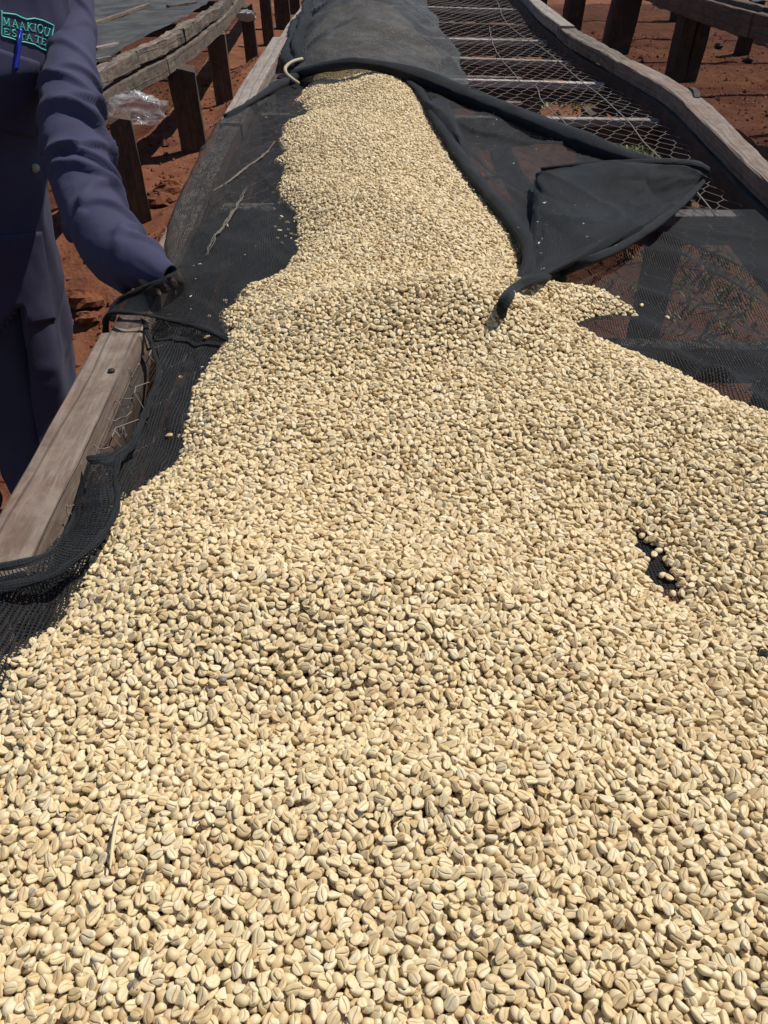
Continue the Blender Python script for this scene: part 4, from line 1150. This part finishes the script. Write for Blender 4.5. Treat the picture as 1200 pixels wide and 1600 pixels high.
# the packed inside of the heap
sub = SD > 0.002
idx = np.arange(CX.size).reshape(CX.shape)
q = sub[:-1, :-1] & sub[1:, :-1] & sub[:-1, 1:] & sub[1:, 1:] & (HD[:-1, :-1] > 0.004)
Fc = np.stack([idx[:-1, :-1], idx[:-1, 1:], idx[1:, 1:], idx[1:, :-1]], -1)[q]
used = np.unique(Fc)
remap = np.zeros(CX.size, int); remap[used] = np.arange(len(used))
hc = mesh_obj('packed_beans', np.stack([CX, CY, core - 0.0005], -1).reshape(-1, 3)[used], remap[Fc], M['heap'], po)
hc['kind'] = 'stuff'
print('BEANS', total, 'batches', bt)
# odd bits among the beans
M['stone'] = simple('dark_pebble', (0.03, 0.028, 0.03), 0.7)
M['greybean'] = simple('grey_husk', (0.19, 0.165, 0.135), 0.7)
for (px, py, rr_, mm, lab, nm_, cat) in [(1194, 805, .0045, 'stone', 'small black pebble among the beans at the right edge of the photo', 'pebble', 'pebble'), (954, 748, .0045, 'greybean', 'grey withered husk among the beans above the bare patch', 'husk', 'husk'), (347, 1062, .0028, 'greybean', 'grey withered husk among the beans left of centre', 'husk', 'husk'), (210, 1540, .0028, 'greybean', 'grey withered husk among the beans near the bottom left', 'husk', 'husk'), (1197, 1022, .004, 'stone', 'lower black pebble among the beans at the right edge of the photo', 'pebble', 'pebble'), (520, 585, .0026, 'stone', 'dark pebble among the beans on the slope below the cover net', 'pebble', 'pebble')]:
    p = P(px, py, .92)
    p = P(px, py, float(gi(p.x, p.y)) + 0.001)
    o = crumple(nm_, p, (rr_ * 1.2, rr_, rr_ * .8), M[mm], int(px), n=20, sm=True)
    tag(o, lab, cat)
M['straw'] = simple('dry_straw', (0.62, 0.52, 0.30), 0.6)
def onheap(px, py, dz=0.003):
    z = .92
    for k in range(4):
        p = P(px, py, z)
        c, r = int((p.x - GX0) / CELL), int((p.y - GY0) / CELL)
        z = max(float(np.percentile(H[max(r - 4, 0):r + 5, max(c - 4, 0):c + 5], 85)), ZN)
    return P(px, py, z + dz)
# the loose end of the flap's hem lies on the beans
hem_pts = PP([(1098, 284, .912), (1084, 300, .910), (1040, 340, .912), (975, 383, .915), (920, 407, .920)]) + [onheap(870, 427, .017), onheap(845, 435, .017), onheap(825, 441, .017), onheap(810, 448, .017), onheap(799, 457, .016), onheap(791, 467, .013), onheap(785, 478, .007), onheap(784, 488, .004), onheap(787, 497, .000)]
tube('rolled_hem', hem_pts, [.005, .006, .007, .008, .008, .008, .0075, .0075, .008, .008, .008, .008, .007, .005], M['net_hem'], cover, ns=14, n=140, rough=0.25, seed=25)
tag(tube('straw', [onheap(188, 1262, .006), onheap(181, 1290, .006), onheap(176, 1320, .007), onheap(172, 1358, .006)], [.0004, .0011, .0012, .0005], M['straw'], None, ns=6, n=24, flat=.4), 'short pale straw lying on the beans at the lower left', 'straw')

# ------------------------------------------------------------------ ground cover and litter
def grass_mat():
    t = NT('grass_blades')
    n = t.noise(t.obj(), 30, 3, 0.6)
    t.set(Base_Color=t.ramp(n, [(0.3, (0.07, 0.10, 0.025)), (0.55, (0.14, 0.16, 0.04)), (0.75, (0.30, 0.24, 0.09))]), Roughness=0.6)
    return t.m
M['grass'] = grass_mat()
def ground_pt(px, py):
    d = ray(px, py)
    t = np.arange(0.2, 14, 0.004)
    X, Y, Z = d.x * t, d.y * t, CAM_Z + d.z * t
    k = int(np.argmax(Z < ground_h(X, Y)))
    return Vector((X[k], Y[k], Z[k]))
V, Fc = [], []
for (px, py, sp, cnt) in [(1000, 225, .13, 2200), (975, 215, .11, 1200), (1030, 232, .11, 700), (900, 158, .12, 500), (1020, 210, .1, 500), (1125, 295, .2, 260), (1160, 300, .16, 160), (1150, 470, .16, 220), (1180, 560, .15, 160), (1090, 420, .14, 160), (1060, 385, .14, 160), (870, 158, .12, 60), (640, 60, .2, 50), (960, 150, .14, 60), (1060, 6, .3, 60)]:
    c = ground_pt(px, py)
    gxy = np.random.default_rng(int(px)).normal(0, sp, (cnt, 2)) + (c.x, c.y)
    gzz = ground_h(gxy[:, 0], gxy[:, 1])
    for k in range(cnt):
        x, y = gxy[k]
        z = gzz[k] - 0.004
        a = random.uniform(0, 6.28)
        hh, w = random.uniform(.015, .055), random.uniform(.003, .007)
        bx, by = math.cos(a) * w, math.sin(a) * w
        lx, ly = random.gauss(0, .03), random.gauss(0, .03)
        i = len(V)
        V += [(x - bx, y - by, z), (x + bx, y + by, z), (x + lx * .5 + bx * .7, y + ly * .5 + by * .7, z + hh * .7), (x + lx * .5 - bx * .7, y + ly * .5 - by * .7, z + hh * .7), (x + lx, y + ly, z + hh)]
        Fc += [(i, i + 1, i + 2, i + 3), (i + 3, i + 2, i + 4)]
o = mesh_obj('grass', V, Fc, M['grass'])
tag(o, 'sparse green and dry grass growing under and beside the beds', 'grass', kind='stuff')
# crumbs of soil and gravel
mb = MB()
r_ = np.random.default_rng(23)
gx_ = np.concatenate([r_.uniform(-1.9, -0.42, 2600), r_.uniform(0.9, 3.0, 2200)])
gy_ = np.concatenate([r_.uniform(1.2, 6.0, 2600), r_.uniform(2.0, 7.5, 2200)])
gz_ = ground_h(gx_, gy_)
for x, y, z in zip(gx_, gy_, gz_):
    q = r_.uniform(.003, .010) * (2.2 if r_.random() < .06 else 1)
    oc = np.array([(1, 0, 0), (0, 1, 0), (-1, 0, 0), (0, -1, 0), (0, 0, .9), (0, 0, -.6)]) * q * r_.uniform(.6, 1.3, (6, 1)) + r_.normal(0, q * .2, (6, 3)) + (x, y, z + q * .25)
    mb.add(oc, [(0, 1, 4), (1, 2, 4), (2, 3, 4), (3, 0, 4), (1, 0, 5), (2, 1, 5), (3, 2, 5), (0, 3, 5)])
tag(mb.build('soil_crumbs', M['soil'], None, False), 'loose crumbs of red soil scattered over the ground', 'soil crumbs', kind='stuff')
# spilled beans on the soil: white specks
V, Fc, mb = [], [], MB()
base = protos[0].data
bv = np.zeros(len(base.vertices) * 3); base.vertices.foreach_get('co', bv); bv = bv.reshape(-1, 3)
for k in range(90):
    px, py = random.choice([(1140, 140), (1170, 180), (1060, 160), (1120, 100), (1185, 140), (1000, 60), (1175, 165)])
    c = ground_pt(px + random.gauss(0, 22), py + random.gauss(0, 16))
    s, a = random.uniform(.8, 1.3), random.uniform(0, 6.28)
    oct_ = np.array([(s * .006, 0, .002), (0, s * .004, .002), (-s * .006, 0, .002), (0, -s * .004, .002), (0, 0, .006), (0, 0, -.001)])
    ca, sa = math.cos(a), math.sin(a)
    vv = np.stack([oct_[:, 0] * ca - oct_[:, 1] * sa + c.x, oct_[:, 0] * sa + oct_[:, 1] * ca + c.y, oct_[:, 2] + gz(c.x, c.y)], 1)
    mb.add(vv, [(0, 1, 4), (1, 2, 4), (2, 3, 4), (3, 0, 4), (1, 0, 5), (2, 1, 5), (3, 2, 5), (0, 3, 5)])
o = mb.build('spilled_beans', M['bean'])
tag(o, 'scattered pale spilled beans on the red soil at the right', 'spilled beans', kind='stuff')
M['clod'] = M['soil']
for (px, py, s, lab) in [(1122, 75, .03, 'dark stone on the red soil below the upper right bed, left of two'), (1168, 98, .035, 'dark stone on the red soil below the upper right bed, right of two')]:
    c = ground_pt(px, py)
    tag(crumple('stone', (c.x, c.y, c.z + s * .3), (s, s, s * .7), M['stone'], int(px), n=12), lab, 'stone')
for (px, py, s, lab) in [(250, 318, .05, 'lit red soil clod on the bank beside the nearest left post'), (130, 470, .05, 'red soil clod on the bank between the coat and the left rail'), (140, 500, .035, 'small red soil clod on the bank just above the rail end'), (268, 300, .05, 'red soil clod on the bank touching the left rail')]:
    c = ground_pt(px, py)
    tag(crumple('soil_clod', (c.x, c.y, c.z + s * .15), (s * 1.3, s, s * .6), M['clod'], int(px), n=16), lab, 'soil clod')

# ------------------------------------------------------------------ the worker
man = empty('person', (-0.93, 1.64, 0.0))
tag(man, 'worker in purple navy dust coat at the left rail, one sleeve reaching to the net', 'person')
# torso of the coat: rings (z, cx, cy, half width, half depth)
RING = [(1.425, -.70, 1.61, .065, .058), (1.395, -.70, 1.61, .115, .072), (1.345, -.695, 1.61, .178, .086), (1.27, -.692, 1.60, .208, .100), (1.14, -.718, 1.60, .206, .136), (1.0, -.79, 1.61, .182, .126), (.88, -.828, 1.615, .186, .127), (.74, -.862, 1.635, .196, .138), (.58, -.895, 1.645, .205, .155), (.46, -.925, 1.655, .212, .168), (.35, -.945, 1.66, .218, .178)]
def ring_at(z):
    zs = [r[0] for r in RING][::-1]
    return [float(np.interp(z, zs, [r[k] for r in RING][::-1])) for k in (1, 2, 3, 4)]
def coat_rows():
    nz, na = 110, 150
    zz = np.linspace(1.425, .35, nz)
    a = np.linspace(0, 2 * math.pi, na, endpoint=False)
    V = np.zeros((nz, na, 3))
    for i, z in enumerate(zz):
        cx, cy, ha, hb = ring_at(z)
        low = np.clip((1.0 - z) / .5, 0, 1)
        # cloth folds: vertical pleats below the waist, diagonal drag lines above
        f = 0.006 * low * np.sin(a * 7 + 2.2 * math.sin(z * 5)) + 0.010 * low * fbm(np.cos(a) * 3 + 4, np.sin(a) * 3 + z * 0.8, 5, 2)
        f = f + 0.007 * (1 - low) * fbm(np.cos(a) * 3 + z * 5, np.sin(a) * 3 - z * 4, 9, 3)
        f = f + 0.006 * (1 - np.abs(fbm(np.cos(a) * 2 + z * 3, np.sin(a) * 2 + z * 7, 13, 2))) ** 4
        k = np.sign(np.cos(a)) * np.abs(np.cos(a)) ** 0.85
        lx_ = (ha + f) * k
        ly_ = -(hb + f) * np.sign(np.sin(a)) * np.abs(np.sin(a)) ** 0.85
        tw = R(33 + 6 * min(1, max(0, (z - .95) / .2)))                                  # the chest is turned towards the bed
        V[i, :, 0] = cx + lx_ * math.cos(tw) - ly_ * math.sin(tw)
        V[i, :, 1] = cy + lx_ * math.sin(tw) + ly_ * math.cos(tw)
        V[i, :, 2] = z - 0.012 * np.clip((.45 - z) / .1, 0, 1) * np.sin(a * 2)
    idx = np.arange(nz * na).reshape(nz, na)
    nx = np.roll(idx, -1, axis=1)
    Fc = []
    for i in range(nz - 1):
        z = zz[i]
        g0, g1 = R(71), R(71) + R(85) * max(0, (.70 - z) / .35)
        for j in range(na):
            if z < .70 and g0 < a[j] < g1: continue
            Fc.append((idx[i, j], idx[i + 1, j], nx[i + 1, j], nx[i, j]))
    uv = np.stack(np.broadcast_arrays(a[None] * .2, zz[:, None]), -1).reshape(-1, 2)
    return V.reshape(-1, 3), Fc, uv
V, Fc, uv = coat_rows()
coat = mesh_obj('coat', V, Fc, M['coat'], man, uv)
bvh = BVHTree.FromPolygons([Vector(v) for v in V], Fc)
def on_coat(px, py, off=0.0015):
    d = ray(px, py).normalized()
    h = bvh.ray_cast(Vector((0, 0, CAM_Z)), d)
    if h[0] is None:
        return PY(px, py, 1.52)
    nrm = h[1] if h[1].dot(d) < 0 else -h[1]
    return h[0] + nrm * off
def sub(o, parent):
    """child of a part: same world place"""
    o.parent = parent
    o.location = (0, 0, 0)
    return o
# sleeve
def sleeve():
    path = np.array([PY(*p) for p in [(116, -40, 1.75), (119, 0, 1.73), (119, 50, 1.68), (109, 140, 1.53), (114, 210, 1.42), (128, 280, 1.345), (148, 340, 1.27), (176, 386, 1.21), (214, 410, 1.165), (246, 425, 1.14), (266, 433, 1.13)]])
    rad = np.array([.036, .034, .036, .051, .054, .055, .053, .050, .041, .028, .019])
    n, ns = 220, 56
    q = catmull_with(path, rad, n)
    V, Fc, uv = tube_geo(q[:, :3], q[:, 3], ns=ns, cap=False, up=(1, 0, 0.2))
    V = V.reshape(n, ns, 3)
    c = q[:, None, :3]
    t = np.linspace(0, 1, n)[:, None]
    a = (np.arange(ns) * 2 * math.pi / ns)[None]
    f = 0.07 * fbm(t * 5, np.cos(a) * 1.2 + np.sin(a) * 0.8, 17, 2)
    r_ = np.random.default_rng(5)
    folds = [(0.10, 0.05, 60, .14, .020), (0.19, -0.05, 20, .12, .018), (.28, .035, 50, .16, .016), (.355, -.02, 70, .20, .014), (.41, .04, 30, .20, .013), (.455, -.03, 60, .24, .012), (.50, .02, 20, .24, .012), (.545, .045, 75, .26, .012), (.59, -.02, 30, .24, .012), (.635, .03, 60, .24, .013), (.69, .06, 40, .24, .014), (.75, -.05, 20, .18, .014), (.81, .05, 70, .20, .014), (.87, -.04, 40, .20, .013), (.93, .03, 70, .2, .012), (.47, .08, 230, .22, .013), (.60, -.08, 210, .22, .014), (.72, .05, 240, .2, .014), (.33, -.06, 200, .16, .016), (.85, .06, 200, .18, .015)]
    for t0, sl, ac, am, wd in folds:
        ac = R(ac)
        dd = t - t0 - sl * np.sin(a - ac) - 0.018 * fbm(a * 0.9 + t0 * 30 + 0 * t, 0 * a + t0 * 9 + 0 * t, 3, 2)
        ww = np.where(dd > 0, wd * 0.5, wd * 1.7)
        f = f + am * np.exp(-(dd / ww) ** 2) * (0.5 + 0.5 * np.cos(a - ac)) ** 2.0
    f = f - 0.08 + 0.035 * fbm(t * 34 + np.sin(a), np.cos(a) * 2.5 + np.sin(a) * 2 + 3, 41, 3)
    V = c + (V - c) * (1 + f[..., None])
    # cloth hangs below the forearm
    V[..., 2] -= 0.030 * np.exp(-((t - .80) / .10) ** 2) * np.clip((c[..., 2] - V[..., 2]) / 0.05, 0, 1)
    # turn the cuff in
    V2 = np.concatenate([V, (c[-1:] + (V[-1:] - c[-1:]) * .85) - (q[-1, :3] - q[-3, :3]) * 1.0], 0)
    idx = np.arange((n + 1) * ns).reshape(n + 1, ns)
    nx = np.roll(idx, -1, axis=1)
    Fc = np.stack([idx[:-1], nx[:-1], nx[1:], idx[1:]], -1).reshape(-1, 4)
    uv = np.stack(np.broadcast_arrays(a * .05, np.linspace(0, .7, n + 1)[:, None]), -1).reshape(-1, 2)
    o = mesh_obj('sleeve', V2.reshape(-1, 3), Fc, M['coat'], man, uv)
    return sub(o, coat)
sleeve()
V, Fc, uv = tube_geo([(-.885, 1.50, 1.33), (-.95, 1.50, 1.2), (-1.02, 1.52, 1.05), (-1.06, 1.53, .92), (-1.05, 1.48, .83)], [.062, .058, .054, .05, .044], ns=24, n=50, rough=.18, seed=4)
sub(mesh_obj('sleeve', V, Fc, M['coat'], man, uv), coat)
# collar
V, Fc, uv = tube_geo([(-.70 + .072 * math.cos(t), 1.61 - .066 * math.sin(t), 1.425 - .012 * math.sin(t)) for t in np.linspace(-.2, 2 * math.pi - .4, 30)], .016, ns=8, flat=1.6)
sub(mesh_obj('collar', V, Fc, M['coat'], man, uv), coat)
def grid_on_coat(name, quad, nu, nv, off, mat):
    A = []
    for j in range(nv):
        for i in range(nu):
            s, t = i / (nu - 1), j / (nv - 1)
            x = (quad[0][0] * (1 - s) + quad[1][0] * s) * (1 - t) + (quad[3][0] * (1 - s) + quad[2][0] * s) * t
            y = (quad[0][1] * (1 - s) + quad[1][1] * s) * (1 - t) + (quad[3][1] * (1 - s) + quad[2][1] * s) * t
            A.append(on_coat(x, y, off if 0 < i < nu - 1 and j < nv - 1 else off * .8))
    A = np.array(A)
    nn = nu * nv
    idx = np.arange(nn).reshape(nv, nu)
    Fc = [tuple(f) for f in np.stack([idx[:-1, :-1], idx[1:, :-1], idx[1:, 1:], idx[:-1, 1:]], -1).reshape(-1, 4)]
    inner = A + np.array([0, 0.006, 0])
    V = np.concatenate([A, inner])
    rim = list(idx[0]) + list(idx[1:, -1]) + list(idx[-1, ::-1][1:]) + list(idx[::-1, 0][1:])
    for p, q_ in zip(rim[:-1], rim[1:]): Fc.append((p, q_, q_ + nn, p + nn))
    return sub(mesh_obj(name, V, Fc, mat, man, V[:, [0, 2]]), coat)
grid_on_coat('chest_pocket', [(-50, 62), (60, 98), (52, 215), (-50, 190)], 22, 22, .0035, M['coat'])
grid_on_coat('hip_pocket', [(-40, 372), (62, 362), (84, 500), (-20, 520)], 22, 24, .0045, M['coat'])
# embroidered badge: frame and lettering traced as raised thread
def z75(l): return [(x / 7.5, y / 7.5) for x, y in l]
def thread(mb, pts, r):
    pts = z75(pts)
    q = []
    for (x0, y0), (x1, y1) in zip(pts[:-1], pts[1:]):
        k = max(2, int(math.hypot(x1 - x0, y1 - y0) / 1.0))
        q += [(x0 + (x1 - x0) * t / k, y0 + (y1 - y0) * t / k) for t in range(k)]
    q.append(pts[-1])
    w = [on_coat(a, b, .0006) for a, b in q]
    mb.add(*tube_geo(w, r, ns=5, flat=.7))
mb = MB()
thread(mb, [(15, 122), (30, 155), (100, 160), (180, 170), (250, 205), (310, 228), (400, 215), (500, 240), (628, 300), (605, 430), (550, 597), (480, 570), (400, 522), (300, 495), (235, 488), (150, 456), (90, 438), (30, 426), (14, 410), (20, 250), (15, 122)], .0016)
badge = sub(mb.build('embroidered_frame', M['teal'], man), coat)
mb = MB()
TH, TN = .0012, .00075
letters = [
    # M A A K I O U
    ([(42, 210), (46, 292)], TN), ([(42, 208), (72, 288)], TH), ([(72, 288), (98, 222)], TN), ([(98, 220), (103, 305)], TH), ([(34, 292), (60, 296)], TN), ([(90, 303), (116, 308)], TN), ([(32, 206), (46, 208)], TN), ([(96, 218), (112, 222)], TN),
    ([(172, 230), (150, 312)], TN), ([(172, 230), (204, 328)], TH), ([(158, 285), (190, 294)], TN), ([(136, 308), (164, 316)], TN), ([(190, 326), (218, 332)], TN),
    ([(254, 258), (234, 340)], TN), ([(254, 258), (290, 352)], TH), ([(240, 312), (274, 322)], TN), ([(222, 338), (246, 346)], TN), ([(276, 352), (304, 356)], TN),
    ([(325, 270), (322, 358)], TH), ([(366, 276), (326, 318)], TN), ([(334, 310), (372, 362)], TH), ([(312, 268), (340, 272)], TN), ([(308, 356), (338, 360)], TN), ([(354, 274), (382, 280)], TN), ([(358, 360), (388, 366)], TN),
    ([(408, 284), (404, 366)], TH), ([(396, 282), (422, 288)], TN), ([(390, 364), (418, 370)], TN),
    ([(468, 288), (448, 296), (438, 325), (444, 362), (462, 388), (482, 386), (498, 360), (500, 325), (488, 298), (468, 288)], TH),
    ([(528, 322), (518, 370), (522, 404), (540, 424), (560, 412), (572, 372), (578, 338)], TH), ([(514, 318), (544, 326)], TN), ([(564, 334), (592, 342)], TN),
    # E S T A T E
    ([(52, 335), (50, 402)], TH), ([(42, 333), (102, 344), (104, 356)], TN), ([(52, 368), (86, 374)], TN), ([(42, 400), (104, 410), (108, 396)], TN),
    ([(186, 368), (174, 352), (152, 352), (142, 366), (152, 384), (178, 398), (188, 414), (178, 430), (154, 428), (140, 412)], TH),
    ([(262, 398), (256, 462)], TH), ([(232, 402), (236, 390), (292, 404), (292, 416)], TN), ([(246, 460), (270, 466)], TN),
    ([(338, 404), (314, 468)], TN), ([(338, 404), (368, 480)], TH), ([(322, 445), (356, 454)], TN), ([(302, 464), (326, 472)], TN), ([(354, 478), (384, 484)], TN),
    ([(446, 430), (436, 500)], TH), ([(412, 430), (416, 418), (474, 438), (472, 450)], TN), ([(424, 496), (450, 504)], TN),
    ([(496, 448), (486, 520)], TH), ([(484, 444), (538, 464), (536, 476)], TN), ([(492, 484), (518, 492)], TN), ([(474, 514), (526, 532), (532, 518)], TN)]
for pts, r in letters: thread(mb, pts, r)
sub(mb.build('embroidered_lettering', M['teal'], man), coat)
# button
bq = on_coat(53, 262, .003)
V, Fc, uv = tube_geo([bq + Vector((0, .003, 0)), bq + Vector((0, -.003, 0))], .008, ns=14)
sub(mesh_obj('button', V, Fc, M['button'], man, uv), coat)
# pen in the pocket: a thing of its own
pa, pb = on_coat(29, 45, .008), on_coat(22, 108, .006)
pen = tube('pen', [pa, pa + (pb - pa) * .04, pa + (pb - pa) * .5, pb], [.0028, .0038, .0042, .0042], M['pen'], None, ns=10, n=20)
tag(pen, 'blue pen clipped in the chest pocket of the worker coat', 'pen')
mbp = MB()
mbp.add(*tube_geo([pa + Vector((.0, -.005, -.004)), pa + (pb - pa) * .35 + Vector((0, -.0065, 0)), pa + (pb - pa) * .62 + Vector((0, -.006, 0))], .0011, ns=6))
cl = mbp.build('clip', M['pen'])
cl.parent = pen
# body: one continuous skinned figure
def skin_body():
    J = {}
    vs, es, rd = [], [], []
    def v(name, p, r):
        J[name] = len(vs)
        vs.append(tuple(p)); rd.append(r)
    def e(a, b): es.append((J[a], J[b]))
    v('pelvis', (-.87, 1.635, .80), .10); v('waist', (-.83, 1.625, .98), .085); v('chest', (-.72, 1.65, 1.20), .05); v('neckb', (-.70, 1.62, 1.385), .045); v('neck', (-.695, 1.595, 1.45), .052)
    v('head', (-.69, 1.575, 1.545), .075); v('crown', (-.69, 1.585, 1.625), .07)
    e('pelvis', 'waist'); e('waist', 'chest'); e('chest', 'neckb'); e('neckb', 'neck'); e('neck', 'head'); e('head', 'crown')
    sl, el, wl = PY(114, 60, 1.685), PY(140, 318, 1.305), PY(186, 398, 1.192)
    for s, sh_, elb, wr_ in (('l', sl, el, wl), ('r', Vector((-.88, 1.53, 1.30)), Vector((-1.06, 1.55, 1.05)), Vector((-1.04, 1.45, .80)))):
        v(s + 'sh', sh_, .022); v(s + 'el', elb, .026); v(s + 'wr', wr_, .020)
        d = (wr_ - elb).normalized() if s == 'r' else (PY(268, 436, 1.128) - wr_).normalized()
        pm2 = wr_ + d * .038
        v(s + 'palm', pm2, .019)
        e('chest', s + 'sh'); e(s + 'sh', s + 'el'); e(s + 'el', s + 'wr'); e(s + 'wr', s + 'palm')
        side = d.cross(Vector((0, 0, 1))).normalized()
        for k in range(4):
            o_ = side * (-.024 + .016 * k)
            ln = (.027, .031, .029, .023)[k]
            v(f'{s}f{k}a', pm2 + d * .028 + o_, .0090)
            v(f'{s}f{k}b', pm2 + d * (.028 + ln) + o_ * 1.1 + Vector((0, 0, -.006)), .0082)
            v(f'{s}f{k}c', pm2 + d * (.030 + ln * 1.3) + o_ * 1.1 + Vector((0, 0, -.022)), .0068)
            e(s + 'palm', f'{s}f{k}a'); e(f'{s}f{k}a', f'{s}f{k}b'); e(f'{s}f{k}b', f'{s}f{k}c')
        v(s + 'ta', wr_ + d * .02 - side * .018 + Vector((0, 0, .004)), .011); v(s + 'tb', wr_ + d * .055 - side * .022 + Vector((0, 0, -.004)), .0085)
        e(s + 'wr', s + 'ta'); e(s + 'ta', s + 'tb')
    for s, x0, x1, x2 in (('l', -.80, -.84, -.86), ('r', -.95, -1.03, -1.06)):
        v(s + 'hip', (x0 - .02, 1.635, .76), .085); v(s + 'kn', (x1, 1.62, .44), .058); v(s + 'an', (x2, 1.65, .10), .040); v(s + 'toe', (x2 + .02, 1.50, .045), .035)
        e('pelvis', s + 'hip'); e(s + 'hip', s + 'kn'); e(s + 'kn', s + 'an'); e(s + 'an', s + 'toe')
    me = bpy.data.meshes.new('body')
    me.from_pydata(vs, es, [])
    o = bpy.data.objects.new('body', me)
    COL.objects.link(o)
    sk = o.modifiers.new('skin', 'SKIN')
    lay = me.skin_vertices[0] if me.skin_vertices else None
    if lay is None:
        bm = bmesh.new(); bm.from_mesh(me); bm.verts.layers.skin.verify(); bm.to_mesh(me); bm.free()
        lay = me.skin_vertices[0]
    for i, r in enumerate(rd):
        lay.data[i].radius = (r, r)
        lay.data[i].use_root = (i == 0)
    ss = o.modifiers.new('sub', 'SUBSURF')
    ss.levels = 2; ss.render_levels = 2
    dg = bpy.context.evaluated_depsgraph_get()
    m2 = bpy.data.meshes.new_from_object(o.evaluated_get(dg))
    o.modifiers.clear()
    o.data = m2
    m2.name = 'body'
    m2.materials.clear(); m2.materials.append(M['skin'])
    m2.polygons.foreach_set('use_smooth', np.ones(len(m2.polygons), bool))
    o.parent = man
    o.location = -man.location
    return o
body = skin_body()
def face_bits():
    hc_ = Vector((-.69, 1.575, 1.555))
    f = Vector((.25, -.97, 0)).normalized()
    s = Vector((.97, .25, 0)).normalized()
    def ball(name, c, rx, ry, rz, mat):
        A, Bq = np.meshgrid(np.linspace(0, 2 * math.pi, 16, endpoint=False), np.linspace(-math.pi / 2, math.pi / 2, 9))
        q = np.stack([rx * np.cos(A) * np.cos(Bq), ry * np.sin(A) * np.cos(Bq), rz * np.sin(Bq)], -1).reshape(-1, 3)
        W = np.array(c) + q[:, :1] * np.array(s) + q[:, 1:2] * np.array(f) + q[:, 2:] * np.array((0, 0, 1))
        idx = np.arange(A.size).reshape(A.shape); nx = np.roll(idx, -1, axis=1)
        Fq = np.stack([idx[:-1], nx[:-1], nx[1:], idx[1:]], -1).reshape(-1, 4)
        return mesh_obj(name, W, Fq, mat, man)
    for k in (-1, 1):
        ball('eye', hc_ + f * .066 + s * .032 * k + Vector((0, 0, .012)), .014, .012, .008, M['eye'])
        ball('ear', hc_ + s * .078 * k, .012, .022, .032, M['skin'])
    ball('nose', hc_ + f * .078 + Vector((0, 0, -.014)), .018, .020, .022, M['skin'])
    ball('mouth', hc_ + f * .068 + Vector((0, 0, -.047)), .026, .012, .009, simple('lips', (.10, .035, .028), .5))
    ball('hair', hc_ - f * .008 + Vector((0, 0, .062)), .084, .092, .052, M['hair'])
face_bits()
# trousers and boots
for s, x0, x1, x2 in (('l', -.815, -.84, -.86), ('r', -.965, -1.03, -1.06)):
    V, Fc, uv = tube_geo([(x0, 1.635, .80), (x0 * .5 + x1 * .5, 1.63, .60), (x1, 1.62, .42), (x2, 1.635, .22), (x2, 1.65, .09)], [.10, .092, .078, .076, .074], ns=28, n=60, rough=.12, seed=len(s) + int(-x0 * 100))
    mesh_obj('trouser_leg', V, Fc, M['trouser'], man, uv)
    V, Fc, uv = tube_geo([(x2, 1.71, .055), (x2, 1.66, .07), (x2 + .01, 1.58, .06), (x2 + .02, 1.50, .045), (x2 + .024, 1.455, .035)], [.040, .050, .050, .046, .026], ns=18, n=30, flat=.9)
    mesh_obj('boot', V, Fc, M['rubber'], man, uv)
